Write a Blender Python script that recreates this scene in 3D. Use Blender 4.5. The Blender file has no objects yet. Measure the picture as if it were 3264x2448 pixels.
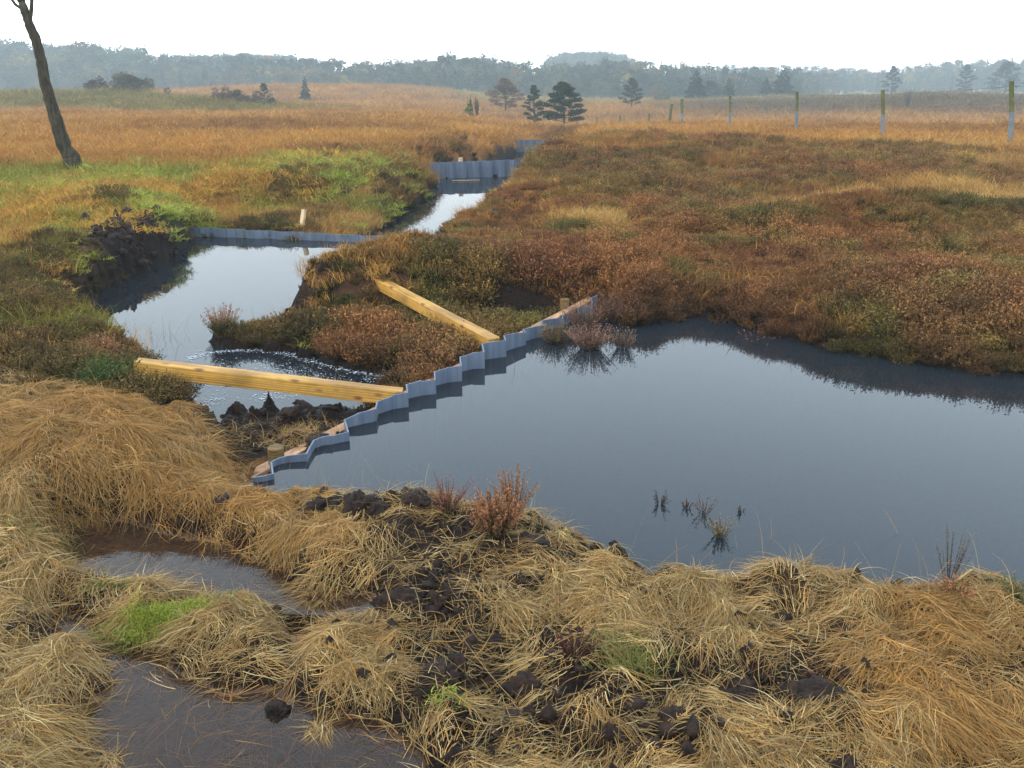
import bpy, math, numpy as np
from mathutils import Vector, noise as mnoise
rng = np.random.default_rng(11)
R = math.radians
# ------------------------------------------------------------------ camera, sky, sun
EYE, PITCH, FOC = 2.0, R(18.1), 933.0
scn = bpy.context.scene
COL = scn.collection
cam = bpy.data.objects.new('camera', bpy.data.cameras.new('camera'))
COL.objects.link(cam); scn.camera = cam
cam.location = (0, 0, EYE); cam.rotation_euler = (R(90) - PITCH, 0, 0)
cam.data.sensor_width = 36.0; cam.data.lens = 36.0 * FOC / 1024
cam.data.clip_start = 0.05; cam.data.clip_end = 3000
scn.view_settings.view_transform = 'Standard'; scn.view_settings.look = 'None'
scn.view_settings.exposure = 0.0; scn.view_settings.gamma = 1.0
cy = scn.cycles
cy.use_denoising = True
try: cy.denoiser = 'OPENIMAGEDENOISE'
except Exception: pass
cy.max_bounces = 6; cy.diffuse_bounces = 2; cy.glossy_bounces = 3; cy.transmission_bounces = 3
cy.transparent_max_bounces = 12; cy.volume_bounces = 0; cy.caustics_reflective = False; cy.caustics_refractive = False

world = bpy.data.worlds.new('World'); scn.world = world; world.use_nodes = True
wn, wl = world.node_tree.nodes, world.node_tree.links
bg = wn['Background']
sky = wn.new('ShaderNodeTexSky'); sky.sky_type = 'NISHITA'; sky.sun_disc = False
sky.sun_elevation = R(42); sky.sun_rotation = R(-118); sky.air_density = 1.5; sky.dust_density = 4
tc = wn.new('ShaderNodeTexCoord'); sx = wn.new('ShaderNodeSeparateXYZ')
wl.new(tc.outputs['Generated'], sx.inputs[0])
ramp = wn.new('ShaderNodeValToRGB'); wl.new(sx.outputs[2], ramp.inputs[0])
e = ramp.color_ramp.elements
e[0].position = 0.0; e[0].color = (1.0, 1.0, 1.0, 1)
e[1].position = 1.0; e[1].color = (0.30, 0.35, 0.43, 1)
for p_, c_ in ((0.07, (.96, .99, 1.0)), (0.15, (.74, .82, .88)), (0.28, (.66, .78, .88)), (0.45, (.55, .68, .80)), (0.65, (.46, .56, .68)), (.82, (.40, .46, .55))):
    k = ramp.color_ramp.elements.new(p_); k.color = c_ + (1,)
# overcast deck: slightly mottled cloud brightness
cn = wn.new('ShaderNodeTexNoise'); cn.inputs['Scale'].default_value = 2.2; cn.inputs['Detail'].default_value = 3
wl.new(tc.outputs['Generated'], cn.inputs['Vector'])
mr = wn.new('ShaderNodeMapRange'); mr.inputs[3].default_value = 0.9; mr.inputs[4].default_value = 1.12
wl.new(cn.outputs[0], mr.inputs[0])
vm = wn.new('ShaderNodeVectorMath'); vm.operation = 'SCALE'
wl.new(ramp.outputs[0], vm.inputs[0]); wl.new(mr.outputs[0], vm.inputs['Scale'])
sc1 = wn.new('ShaderNodeVectorMath'); sc1.operation = 'SCALE'; sc1.inputs['Scale'].default_value = 3.2
wl.new(vm.outputs[0], sc1.inputs[0])
sc2 = wn.new('ShaderNodeVectorMath'); sc2.operation = 'SCALE'; sc2.inputs['Scale'].default_value = 0.05
wl.new(sky.outputs[0], sc2.inputs[0])
ad = wn.new('ShaderNodeVectorMath'); ad.operation = 'ADD'
wl.new(sc1.outputs[0], ad.inputs[0]); wl.new(sc2.outputs[0], ad.inputs[1])
wl.new(ad.outputs[0], bg.inputs[0]); bg.inputs[1].default_value = 1.0

sun = bpy.data.objects.new('sun', bpy.data.lights.new('sun', 'SUN')); COL.objects.link(sun)
sun.data.energy = 0.9; sun.data.angle = R(25); sun.data.color = (1, .96, .9)
sun.rotation_euler = (R(48), 0, R(-62))

# ------------------------------------------------------------------ helpers
def tag(o, label=None, cat=None, group=None, kind=None):
    if label: o['label'] = label
    if cat: o['category'] = cat
    if group: o['group'] = group
    if kind: o['kind'] = kind
    return o

def P(u, v, z):
    """ground point on height z seen at photo position (u, v), 1024 wide"""
    u, v = np.asarray(u, float), np.asarray(v, float)
    dx = (u - 512) / FOC; dy = -(v - 384) / FOC
    Y = math.cos(PITCH) + dy * math.sin(PITCH); Z = -math.sin(PITCH) + dy * math.cos(PITCH)
    t = (z - EYE) / Z
    return np.stack([dx * t, Y * t, np.broadcast_to(z, t.shape) + 0 * t], -1)

def AT(u, D, z):
    """point at depth D (metres along y) in the direction of column u"""
    s = D * math.cos(PITCH) - (z - EYE) * math.sin(PITCH)
    return np.array([(u - 512) / FOC * s, D, z])

def hsh(ix, iy, s):
    v = np.sin(ix * 127.1 + iy * 311.7 + s * 74.7) * 43758.5453
    return v - np.floor(v)
def vn(x, y, s=0):
    ix, iy = np.floor(x), np.floor(y); fx, fy = x - ix, y - iy
    fx = fx * fx * (3 - 2 * fx); fy = fy * fy * (3 - 2 * fy)
    a, b, c, d = hsh(ix, iy, s), hsh(ix + 1, iy, s), hsh(ix, iy + 1, s), hsh(ix + 1, iy + 1, s)
    return a + (b - a) * fx + (c - a) * fy + (a - b - c + d) * fx * fy
def fbm(x, y, s=0, o=4):
    r = 0; a = .5; n = 0
    for i in range(o):
        r = r + a * vn(x, y, s + i * 3.1); n += a; a *= .5
        x, y = x * 1.93 + y * .35, y * 1.93 - x * .35
    return r / n
def sstep(a, b, x):
    t = np.clip((x - a) / (b - a), 0, 1); return t * t * (3 - 2 * t)

def sdf(poly, x, y):
    """signed distance to polygon, negative inside"""
    x = np.asarray(x, float); shp = x.shape; x = x.ravel(); y = np.asarray(y, float).ravel()
    out = np.full(x.shape, 50.0)
    lo, hi = poly.min(0) - 4, poly.max(0) + 4
    m = (x > lo[0]) & (x < hi[0]) & (y > lo[1]) & (y < hi[1])
    px, py = x[m], y[m]
    d = np.full(px.shape, 1e9); ins = np.zeros(px.shape, bool)
    for i in range(len(poly)):
        a, b = poly[i], poly[(i + 1) % len(poly)]
        e_ = b - a; L2 = max(e_ @ e_, 1e-12)
        t = np.clip(((px - a[0]) * e_[0] + (py - a[1]) * e_[1]) / L2, 0, 1)
        d = np.minimum(d, (px - a[0] - t * e_[0]) ** 2 + (py - a[1] - t * e_[1]) ** 2)
        if a[1] != b[1]:
            c = ((a[1] > py) != (b[1] > py)) & (px < (b[0] - a[0]) * (py - a[1]) / (b[1] - a[1]) + a[0])
            ins ^= c
    d = np.sqrt(d); d[ins] *= -1
    out[m] = d
    return out.reshape(shp)

# ------------------------------------------------------------------ materials
def new_mat(name):
    m = bpy.data.materials.new(name); m.use_nodes = True
    return m, m.node_tree.nodes, m.node_tree.links, m.node_tree.nodes['Principled BSDF']
def veg_mat(name, trans=.3, tint=True, rough=.7, spec=.25):
    m, n, l, b = new_mat(name)
    a = n.new('ShaderNodeAttribute'); a.attribute_name = 'Col'
    src = a.outputs['Color']
    if tint:
        t = n.new('ShaderNodeAttribute'); t.attribute_type = 'INSTANCER'; t.attribute_name = 'tint'
        mx = n.new('ShaderNodeMix'); mx.data_type = 'RGBA'; mx.blend_type = 'MULTIPLY'; mx.inputs[0].default_value = 1
        l.new(src, mx.inputs[6]); l.new(t.outputs['Color'], mx.inputs[7]); src = mx.outputs[2]
    l.new(src, b.inputs['Base Color']); b.inputs['Roughness'].default_value = rough
    b.inputs['Specular IOR Level'].default_value = spec
    tr = n.new('ShaderNodeBsdfTranslucent'); l.new(src, tr.inputs[0])
    ms = n.new('ShaderNodeMixShader'); ms.inputs[0].default_value = trans
    l.new(b.outputs[0], ms.inputs[1]); l.new(tr.outputs[0], ms.inputs[2])
    l.new(ms.outputs[0], n['Material Output'].inputs[0])
    return m
M_grass = veg_mat('dry_grass', .3, False)
M_inst = veg_mat('heath_plants', .25, True)
M_leaf = veg_mat('tree_foliage', .15, False, .8, .1)
M_leafi = veg_mat('wood_foliage', .1, True, .85, .05)

def ground_mat():
    m, n, l, b = new_mat('bog_ground')
    a = n.new('ShaderNodeAttribute'); a.attribute_name = 'Col'
    w = n.new('ShaderNodeAttribute'); w.attribute_name = 'wet'
    g = n.new('ShaderNodeNewGeometry')
    n1 = n.new('ShaderNodeTexNoise'); n1.inputs['Scale'].default_value = 28; n1.inputs['Detail'].default_value = 6; n1.inputs['Roughness'].default_value = .7
    n2 = n.new('ShaderNodeTexNoise'); n2.inputs['Scale'].default_value = 1.3; n2.inputs['Detail'].default_value = 5
    for q in (n1, n2): l.new(g.outputs['Position'], q.inputs['Vector'])
    mr1 = n.new('ShaderNodeMapRange'); mr1.inputs[1].default_value = .3; mr1.inputs[2].default_value = .7; mr1.inputs[3].default_value = .55; mr1.inputs[4].default_value = 1.5
    l.new(n1.outputs[0], mr1.inputs[0])
    mr2 = n.new('ShaderNodeMapRange'); mr2.inputs[1].default_value = .3; mr2.inputs[2].default_value = .7; mr2.inputs[3].default_value = .78; mr2.inputs[4].default_value = 1.22
    l.new(n2.outputs[0], mr2.inputs[0])
    mu = n.new('ShaderNodeMath'); mu.operation = 'MULTIPLY'; l.new(mr1.outputs[0], mu.inputs[0]); l.new(mr2.outputs[0], mu.inputs[1])
    s = n.new('ShaderNodeVectorMath'); s.operation = 'SCALE'; l.new(a.outputs['Color'], s.inputs[0]); l.new(mu.outputs[0], s.inputs['Scale'])
    l.new(s.outputs[0], b.inputs['Base Color'])
    ro = n.new('ShaderNodeMapRange'); ro.inputs[3].default_value = .9; ro.inputs[4].default_value = .55
    l.new(w.outputs['Fac'], ro.inputs[0]); l.new(ro.outputs[0], b.inputs['Roughness'])
    b.inputs['Specular IOR Level'].default_value = .07
    bp = n.new('ShaderNodeBump'); bp.inputs['Strength'].default_value = .8; bp.inputs['Distance'].default_value = .03
    l.new(n1.outputs[0], bp.inputs['Height']); l.new(bp.outputs[0], b.inputs['Normal'])
    return m
M_ground = ground_mat()

def peat_mat():
    m, n, l, b = new_mat('wet_peat')
    g = n.new('ShaderNodeNewGeometry')
    n1 = n.new('ShaderNodeTexNoise'); n1.inputs['Scale'].default_value = 22; n1.inputs['Detail'].default_value = 8; n1.inputs['Roughness'].default_value = .7
    l.new(g.outputs['Position'], n1.inputs['Vector'])
    r = n.new('ShaderNodeValToRGB'); l.new(n1.outputs[0], r.inputs[0])
    r.color_ramp.elements[0].position = .35; r.color_ramp.elements[0].color = (.006, .0045, .004, 1)
    r.color_ramp.elements[1].position = .75; r.color_ramp.elements[1].color = (.060, .033, .021, 1)
    l.new(r.outputs[0], b.inputs['Base Color']); b.inputs['Roughness'].default_value = .6; b.inputs['Specular IOR Level'].default_value = .12
    bp = n.new('ShaderNodeBump'); bp.inputs['Strength'].default_value = 1; bp.inputs['Distance'].default_value = .02
    l.new(n1.outputs[0], bp.inputs['Height']); l.new(bp.outputs[0], b.inputs['Normal'])
    return m
M_peat = peat_mat()

def water_mat(name, clear, body, tintc, ripple=.12, scale=3.0):
    m, n, l, b = new_mat(name)
    g = n.new('ShaderNodeNewGeometry')
    mp = n.new('ShaderNodeMapping'); l.new(g.outputs['Position'], mp.inputs[0]); mp.inputs['Scale'].default_value = (1, .8, 1)
    n1 = n.new('ShaderNodeTexNoise'); n1.inputs['Scale'].default_value = scale; n1.inputs['Detail'].default_value = 3
    l.new(mp.outputs[0], n1.inputs['Vector'])
    bp = n.new('ShaderNodeBump'); bp.inputs['Strength'].default_value = ripple; bp.inputs['Distance'].default_value = .01
    l.new(n1.outputs[0], bp.inputs['Height'])
    fr = n.new('ShaderNodeFresnel'); fr.inputs[0].default_value = 1.333; l.new(bp.outputs[0], fr.inputs['Normal'])
    gl = n.new('ShaderNodeBsdfGlossy'); gl.inputs['Roughness'].default_value = .015; l.new(bp.outputs[0], gl.inputs['Normal'])
    df = n.new('ShaderNodeBsdfDiffuse'); df.inputs[0].default_value = body + (1,)
    tp = n.new('ShaderNodeBsdfTransparent'); tp.inputs[0].default_value = tintc + (1,)
    m1 = n.new('ShaderNodeMixShader'); m1.inputs[0].default_value = clear; l.new(df.outputs[0], m1.inputs[1]); l.new(tp.outputs[0], m1.inputs[2])
    m2 = n.new('ShaderNodeMixShader'); l.new(fr.outputs[0], m2.inputs[0]); l.new(m1.outputs[0], m2.inputs[1]); l.new(gl.outputs[0], m2.inputs[2])
    l.new(m2.outputs[0], n['Material Output'].inputs[0])
    return m
M_pond = water_mat('pond_water', .25, (.020, .026, .032), (.35, .22, .12), .04, 2.0)
M_pool = water_mat('pool_water', .2, (.018, .022, .026), (.3, .18, .1), .08, 3.5)
M_puddle = water_mat('puddle_water', .86, (.10, .085, .065), (.68, .54, .38), .05, 4.0)

def wood_mat(name, c1, c2, knot, axis='X', rough=.6):
    m, n, l, b = new_mat(name)
    t = n.new('ShaderNodeTexCoord'); mp = n.new('ShaderNodeMapping'); l.new(t.outputs['Object'], mp.inputs[0])
    mp.inputs['Scale'].default_value = (1.1, 14, 14)
    nz = n.new('ShaderNodeTexNoise'); nz.inputs['Scale'].default_value = 1.6; nz.inputs['Detail'].default_value = 4; nz.inputs['Distortion'].default_value = .8
    l.new(mp.outputs[0], nz.inputs['Vector'])
    wv = n.new('ShaderNodeTexWave'); wv.inputs['Scale'].default_value = 1.3; wv.inputs['Distortion'].default_value = 6; wv.inputs['Detail'].default_value = 3
    wv.bands_direction = 'Z'; l.new(mp.outputs[0], wv.inputs['Vector'])
    sw = n.new('ShaderNodeMath'); sw.operation = 'MULTIPLY'; sw.inputs[1].default_value = .45; l.new(wv.outputs['Fac'], sw.inputs[0])
    mu = n.new('ShaderNodeMath'); mu.operation = 'ADD'; l.new(nz.outputs[0], mu.inputs[0]); l.new(sw.outputs[0], mu.inputs[1])
    r = n.new('ShaderNodeValToRGB'); l.new(mu.outputs[0], r.inputs[0])
    r.color_ramp.elements[0].position = .45; r.color_ramp.elements[0].color = c1 + (1,)
    r.color_ramp.elements[0].position = .3; r.color_ramp.elements[1].position = .9; r.color_ramp.elements[1].color = c2 + (1,)
    mp2 = n.new('ShaderNodeMapping'); l.new(t.outputs['Object'], mp2.inputs[0]); mp2.inputs['Scale'].default_value = (5.5, 12, 12)
    vo = n.new('ShaderNodeTexVoronoi'); vo.inputs['Scale'].default_value = 1.0; l.new(mp2.outputs[0], vo.inputs['Vector'])
    kr = n.new('ShaderNodeValToRGB'); l.new(vo.outputs['Distance'], kr.inputs[0])
    kr.color_ramp.elements[0].position = .10; kr.color_ramp.elements[0].color = (1, 1, 1, 1)
    kr.color_ramp.elements[1].position = .24; kr.color_ramp.elements[1].color = (0, 0, 0, 1)
    mx = n.new('ShaderNodeMix'); mx.data_type = 'RGBA'; l.new(kr.outputs[0], mx.inputs[0]); l.new(r.outputs[0], mx.inputs[6]); mx.inputs[7].default_value = knot + (1,)
    st = n.new('ShaderNodeTexNoise'); st.inputs['Scale'].default_value = 3.5; st.inputs['Detail'].default_value = 6; st.inputs['Roughness'].default_value = .65; l.new(t.outputs['Object'], st.inputs['Vector'])
    sr = n.new('ShaderNodeMapRange'); sr.inputs[1].default_value = .35; sr.inputs[2].default_value = .6; sr.inputs[3].default_value = .62; sr.inputs[4].default_value = 1.05; l.new(st.outputs[0], sr.inputs[0])
    sv = n.new('ShaderNodeVectorMath'); sv.operation = 'SCALE'; l.new(mx.outputs[2], sv.inputs[0]); l.new(sr.outputs[0], sv.inputs['Scale'])
    l.new(sv.outputs[0], b.inputs['Base Color']); b.inputs['Roughness'].default_value = rough
    bp = n.new('ShaderNodeBump'); bp.inputs['Strength'].default_value = .25; bp.inputs['Distance'].default_value = .004
    l.new(mu.outputs[0], bp.inputs['Height']); l.new(bp.outputs[0], b.inputs['Normal'])
    return m
M_beam = wood_mat('treated_timber', (.26, .11, .012), (.58, .31, .055), (.17, .06, .015))
M_wale = wood_mat('wet_timber', (.30, .14, .07), (.55, .32, .16), (.16, .06, .03))
M_post = wood_mat('weathered_post', (.08, .045, .012), (.22, .13, .03), (.05, .03, .015), rough=.8)
M_pale = wood_mat('pale_timber', (.40, .26, .13), (.62, .45, .25), (.2, .1, .05))

def simple_mat(name, c1, c2, scale, rough=.6, bump=.3, detail=5, stretch=(1, 1, 1), spec=.4):
    m, n, l, b = new_mat(name)
    t = n.new('ShaderNodeTexCoord'); mp = n.new('ShaderNodeMapping'); l.new(t.outputs['Object'], mp.inputs[0]); mp.inputs['Scale'].default_value = stretch
    z = n.new('ShaderNodeTexNoise'); z.inputs['Scale'].default_value = scale; z.inputs['Detail'].default_value = detail
    l.new(mp.outputs[0], z.inputs['Vector'])
    r = n.new('ShaderNodeValToRGB'); l.new(z.outputs[0], r.inputs[0])
    r.color_ramp.elements[0].position = .3; r.color_ramp.elements[0].color = c1 + (1,)
    r.color_ramp.elements[1].position = .7; r.color_ramp.elements[1].color = c2 + (1,)
    l.new(r.outputs[0], b.inputs['Base Color']); b.inputs['Roughness'].default_value = rough; b.inputs['Specular IOR Level'].default_value = spec
    bp = n.new('ShaderNodeBump'); bp.inputs['Strength'].default_value = bump; bp.inputs['Distance'].default_value = .01
    l.new(z.outputs[0], bp.inputs['Height']); l.new(bp.outputs[0], b.inputs['Normal'])
    return m
M_pile = simple_mat('grey_plastic_piling', (.075, .10, .14), (.14, .17, .22), 9, .42, .08, stretch=(2.5, 2.5, .25))
M_bark = simple_mat('lichened_bark', (.016, .013, .009), (.075, .062, .038), 9, .9, .9, stretch=(2.2, 2.2, .6), spec=.1)
M_barkp = simple_mat('dark_bark', (.05, .035, .028), (.12, .09, .07), 7, .9, .5, spec=.1)
M_algae = simple_mat('algae_covered_post', (.06, .066, .025), (.15, .15, .055), 7, .9, .4, spec=.1)
M_sleeve = simple_mat('pale_weathered_post', (.10, .115, .125), (.17, .19, .20), 5, .7, .2)
M_wire = simple_mat('fence_wire', (.06, .06, .06), (.12, .12, .12), 5, .6, 0)
M_foam = simple_mat('water_foam', (.30, .34, .36), (.52, .56, .58), 40, .8, .2)

# ------------------------------------------------------------------ mesh helpers
def mk(name, V, F, mat, col=None, parent=None, link=True, smooth=False, attrs=None):
    V = np.asarray(V, np.float32).reshape(-1, 3); F = np.asarray(F, np.int32)
    k = F.shape[1]; me = bpy.data.meshes.new(name)
    me.vertices.add(len(V)); me.vertices.foreach_set('co', V.ravel())
    me.loops.add(F.size); me.loops.foreach_set('vertex_index', F.ravel())
    me.polygons.add(len(F)); me.polygons.foreach_set('loop_start', np.arange(0, F.size, k, dtype=np.int32))
    if smooth: me.polygons.foreach_set('use_smooth', np.ones(len(F), bool))
    me.update(calc_edges=True)
    if col is not None:
        c = np.ones((len(V), 4), np.float32); c[:, :3] = np.asarray(col) * .68
        at = me.attributes.new('Col', 'FLOAT_COLOR', 'POINT'); at.data.foreach_set('color', c.ravel())
    for nm, a in (attrs or {}).items():
        at = me.attributes.new(nm, 'FLOAT', 'POINT'); at.data.foreach_set('value', np.asarray(a, np.float32).ravel())
    me.validate(); me.materials.append(mat)
    o = bpy.data.objects.new(name, me)
    if link: COL.objects.link(o)
    if parent: o.parent = parent
    return o
def empty(name, loc):
    o = bpy.data.objects.new(name, None); COL.objects.link(o); o.location = loc; o.empty_display_size = .2
    return o
class MB:
    def __init__(s): s.v = []; s.f = []
    def add(s, v, f):
        o = len(s.v); s.v += [tuple(map(float, p)) for p in v]; s.f += [tuple(i + o for i in q) for q in f]
    def tube(s, pts, rad, n=8, caps=True, jit=0):
        pts = [Vector(p) for p in pts]
        if not hasattr(rad, '__len__'): rad = [rad] * len(pts)
        vs = []; ref = Vector((0, 0, 1))
        for i, p in enumerate(pts):
            d = (pts[min(i + 1, len(pts) - 1)] - pts[max(i - 1, 0)]).normalized()
            rf = Vector((1, 0, 0)) if abs(d.z) > .9 else ref
            a = d.cross(rf).normalized(); b = a.cross(d)
            for k in range(n):
                t = 2 * math.pi * k / n; r = rad[i] * (1 + (rng.uniform(-jit, jit) if jit else 0))
                vs.append(p + a * (math.cos(t) * r) + b * (math.sin(t) * r))
        f = [(i * n + k, i * n + (k + 1) % n, (i + 1) * n + (k + 1) % n, (i + 1) * n + k) for i in range(len(pts) - 1) for k in range(n)]
        if caps: f += [tuple(range(n))[::-1], tuple(range((len(pts) - 1) * n, len(pts) * n))]
        s.add(vs, f)
    def obj(s, name, mat, parent=None, bevel=0, smooth=False, loc=None):
        me = bpy.data.meshes.new(name); me.from_pydata(s.v, [], s.f); me.update()
        if smooth: me.polygons.foreach_set('use_smooth', [True] * len(me.polygons))
        me.materials.append(mat); o = bpy.data.objects.new(name, me); COL.objects.link(o)
        if parent: o.parent = parent
        if loc is not None: o.location = loc
        if bevel:
            b = o.modifiers.new('bevel', 'BEVEL'); b.width = bevel; b.segments = 2
        return o
def box_between(name, a, b, w, h, mat, parent=None, segs=10, wob=.002):
    """squared timber from a to b (centres of its ends), local x along it"""
    a, b = Vector(a), Vector(b); d = b - a; L = d.length
    V = []; F = []
    for i in range(segs + 1):
        x = L * i / segs
        for (sy, sz) in ((-1, -1), (1, -1), (1, 1), (-1, 1)):
            V.append((x, sy * w / 2 + rng.uniform(-wob, wob), sz * h / 2 + rng.uniform(-wob, wob)))
    for i in range(segs):
        for k in range(4): F.append((i * 4 + k, (i + 1) * 4 + k, (i + 1) * 4 + (k + 1) % 4, i * 4 + (k + 1) % 4))
    F += [(0, 1, 2, 3), (segs * 4 + 3, segs * 4 + 2, segs * 4 + 1, segs * 4)]
    m = MB(); m.add(V, F); o = m.obj(name, mat, parent, bevel=.005)
    o.location = a; o.rotation_mode = 'QUATERNION'
    x = d.normalized(); y = Vector((0, 0, 1)).cross(x).normalized(); z = x.cross(y)
    from mathutils import Matrix
    o.rotation_quaternion = Matrix((x, y, z)).transposed().to_quaternion()
    return o

# ------------------------------------------------------------------ dam line (from photo) and water outlines
ZX = np.array([302, 398, 555, 752, 775, 1030, 1283, 1492, 1585, 1668, 1832, 1925.])
ZZ = np.array([.03, .035, .045, .06, .075, .095, .115, .13, .105, .09, .07, .13])
DPX = [(302,1062),(350,1056),(398,1044),(390,990),(428,972),(470,962),(555,952),(590,890),(630,874),(668,868),(752,847),(735,790),(800,760),(880,740),
       (888,706),(960,680),(1030,667),(1026,630),(1090,612),(1160,602),(1158,565),(1220,546),(1283,538),(1278,496),(1335,480),(1390,476),
       (1382,438),(1435,428),(1492,420),(1484,397),(1532,387),(1585,382),(1575,366),(1620,357),(1668,349),(1662,327),(1712,318),(1762,318),
       (1758,304),(1800,296),(1836,290),(1832,268),(1866,256),(1900,250),(1896,218),(1922,206)]
dam1 = []
for X, Y in DPX:
    z = float(np.interp(X, ZX, ZZ))
    p = P((600 + X * .678) / 3.1875, (800 + Y * .678) / 3.1875, z); dam1.append(p)
dam1 = np.array(dam1)
def pxl(pts, z): return np.array([P(u, v, z)[:2] for u, v in pts])
pond_far = pxl([(634,326),(660,322),(694,314),(718,320),(760,331),(815,346),(880,357),(930,366),(972,372),(1024,374)], 0)
pond_out = np.array([(4.6, 6.2), (7, 6.0), (9.5, 5.2), (10, 3.6), (7, 2.7), (4.5, 2.75), (3, 2.9)])
pond_near = pxl([(1024,598),(926,600),(856,598),(796,584),(740,588),(670,592),(648,587),(602,560),(565,541),(528,528),(500,516),(470,512),(416,510),(352,508),(300,504),(262,498),(246,490)], 0)
pond = np.concatenate([dam1[:, :2], pond_far, pond_out, pond_near])
pond_flags = np.array([0] * len(dam1) + [1] * (len(pond) - len(dam1)))
Z2, Z3, Z4, ZP = -.13, -.32, -.6, .045
dam2_l, dam2_r = P(195, 236, Z2)[:2], P(402, 244, Z2)[:2]
dam2_r = dam2_l + (dam2_r - dam2_l) * 1.27
pool2 = np.concatenate([[dam2_l, dam2_r], np.array([(-.98, 11.3), (-.78, 10.5), (-.98, 9.75), (-1.5, 9.25), (-1.98, 9.0), (-2.12, 8.65)]), pxl([(300,317)], Z2),
        pxl([(262,328),(228,334),(209,338),(213,346),(240,350),(290,352),(330,364),(366,374),(392,374),(402,378),(392,392),(375,404),(340,410),(300,404),(262,409),(240,412),(222,420),(204,418),
             (190,400),(170,390),(148,370),(135,356),(112,340),(88,330),(78,318),(86,304),(105,288),(130,276),(160,264),(180,255),(187,244)], Z2)])
dam3_l, dam3_r = P(424, 179, Z3)[:2], P(560, 175, Z3)[:2]
chan = np.concatenate([[dam3_r, dam3_l], pxl([(436,184),(434,192),(418,204),(400,217),(385,228),(372,236)], Z3),
        [dam2_l + np.array([1.75, .05]), dam2_r + np.array([.05, .1])], np.array([(-.55, 14.3), (-.17, 16.5), (.3, 19.5), (.85, 22.6)])])
d4l, d4r = AT(518, 36, Z4)[:2], AT(575, 36.5, Z4)[:2]
chan2 = np.array([dam3_l + (.1, .1), dam3_r + (0, .1), (d4r + dam3_r) / 2 + (.3, 0), d4r, d4l, (d4l + dam3_l) / 2 + (-.1, 0)])
chan3 = np.array([d4l + (0, .1), d4r + (0, .1), AT(585, 46, -1)[:2], AT(566, 46, -1)[:2]])
S = 1024 / 2212
def dp(pts, z): return pxl([(a * S, b * S) for a, b in pts], z)
pudA = dp([(120,1125),(200,1118),(330,1142),(450,1158),(520,1196),(600,1228),(645,1283),(740,1285),(825,1296),(835,1325),(700,1345),(640,1332),(560,1300),(400,1290),(240,1262),(150,1240),(110,1190)], ZP)
pudB = dp([(120,1310),(200,1345),(330,1400),(370,1470),(480,1500),(580,1480),(640,1400),(600,1330),(680,1350),(650,1430),(640,1500),(780,1545),(880,1590),(960,1700),(900,1850),(300,1850),(140,1750),(150,1659),(160,1560),(240,1480),(205,1420),(100,1350),(40,1320)], ZP)
BODIES = [(pond, 0, .30, .45), (pool2, Z2, .32, .35), (chan, Z3, .5, .3), (chan2, Z4, .8, .2), (chan3, -1.0, .9, .2), (pudA, ZP, .16, .05), (pudB, ZP, .16, .055)]
DAMPOLY = None

LOWS = [(dp([(430,850),(620,845),(800,850),(830,870),(800,895),(600,905),(470,925)], -.12), -.20, .12),
        (dp([(430,492),(600,496),(800,500),(830,470),(700,440),(480,450)], 0), -.04, 1.1),
        (dp([(440,700),(540,655),(620,655),(665,672),(720,674),(850,674),(960,668),(1100,672),(1200,672),(1290,665),(1230,720),(1130,745),(1060,775),(960,850),(880,880),(850,830),(800,800),(640,765)], -.04), -.085, .30),
        (dp([(880,862),(800,940),(700,990),(600,1060),(540,1060),(470,970),(420,900),(450,868),(600,850),(740,850)], -.03), -.06, .25),
        (dp([(120,760),(300,775),(420,850),(480,930),(520,1000),(560,1060),(520,1060),(440,960),(340,880),(220,800)], .10), .12, .5)]
# ------------------------------------------------------------------ terrain
YR = np.array([-20, 0, 3, 5, 7, 9, 14, 21, 28, 35, 41, 48, 54, 61, 67, 74, 100, 200, 400, 700])
ZRr = np.array([.3, .15, .12, .17, .24, .30, .42, .55, .32, .17, -.15, -.36, -.8, -1.26, -1.7, -2, -2.3, -2.5, -2.2, 6])
ZRl = np.array([.3, .15, .12, .18, .21, .26, .36, .42, .35, .25, .15, 0, -.1, -.3, -.5, -.8, -1.3, -1.9, -2.2, 6])
# (u, v, z, half-width px, depth half m, height) broad swells
SW = []
def swell(x, y, rx, ry, h): SW.append((x, y, rx, ry, h))
q = AT(110, 92, 0); swell(q[0], 92, 16, 9, 1.3)
q = AT(230, 84, 0); swell(q[0], 84, 8, 5, .6)
q = AT(20, 98, 0); swell(q[0], 98, 12, 9, .9)
q = AT(320, 165, 0); swell(q[0], 165, 38, 30, 2.4)
q = AT(950, 130, 0); swell(q[0], 130, 45, 35, 2.0)
q = P(620, 150, .6); swell(q[0], q[1], 3, 2.5, .18)
q = P(860, 210, .6); swell(q[0], q[1], 1.6, .6, .2)
q = P(960, 205, .6); swell(q[0], q[1], 2.0, .6, .25)
q = P(600, 190, .5); swell(q[0], q[1], 1.6, .7, .14)
q = P(375, 268, .25); swell(q[0], q[1], .75, .7, .14)
q = P(450, 265, .3); swell(q[0], q[1], .9, .6, .08)
q = P(235, 490, 0.05); swell(q[0], q[1], .35, .2, -.12)
q = P(70, 430, .3); swell(q[0], q[1], .9, .8, .16)
q = P(300, 225, .0); swell(q[0] + .1, q[1] + 1.3, 2.0, 1.3, -.42)
q = P(100, 200, .4); swell(q[0], q[1], 2.5, 1.5, .12)
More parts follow.
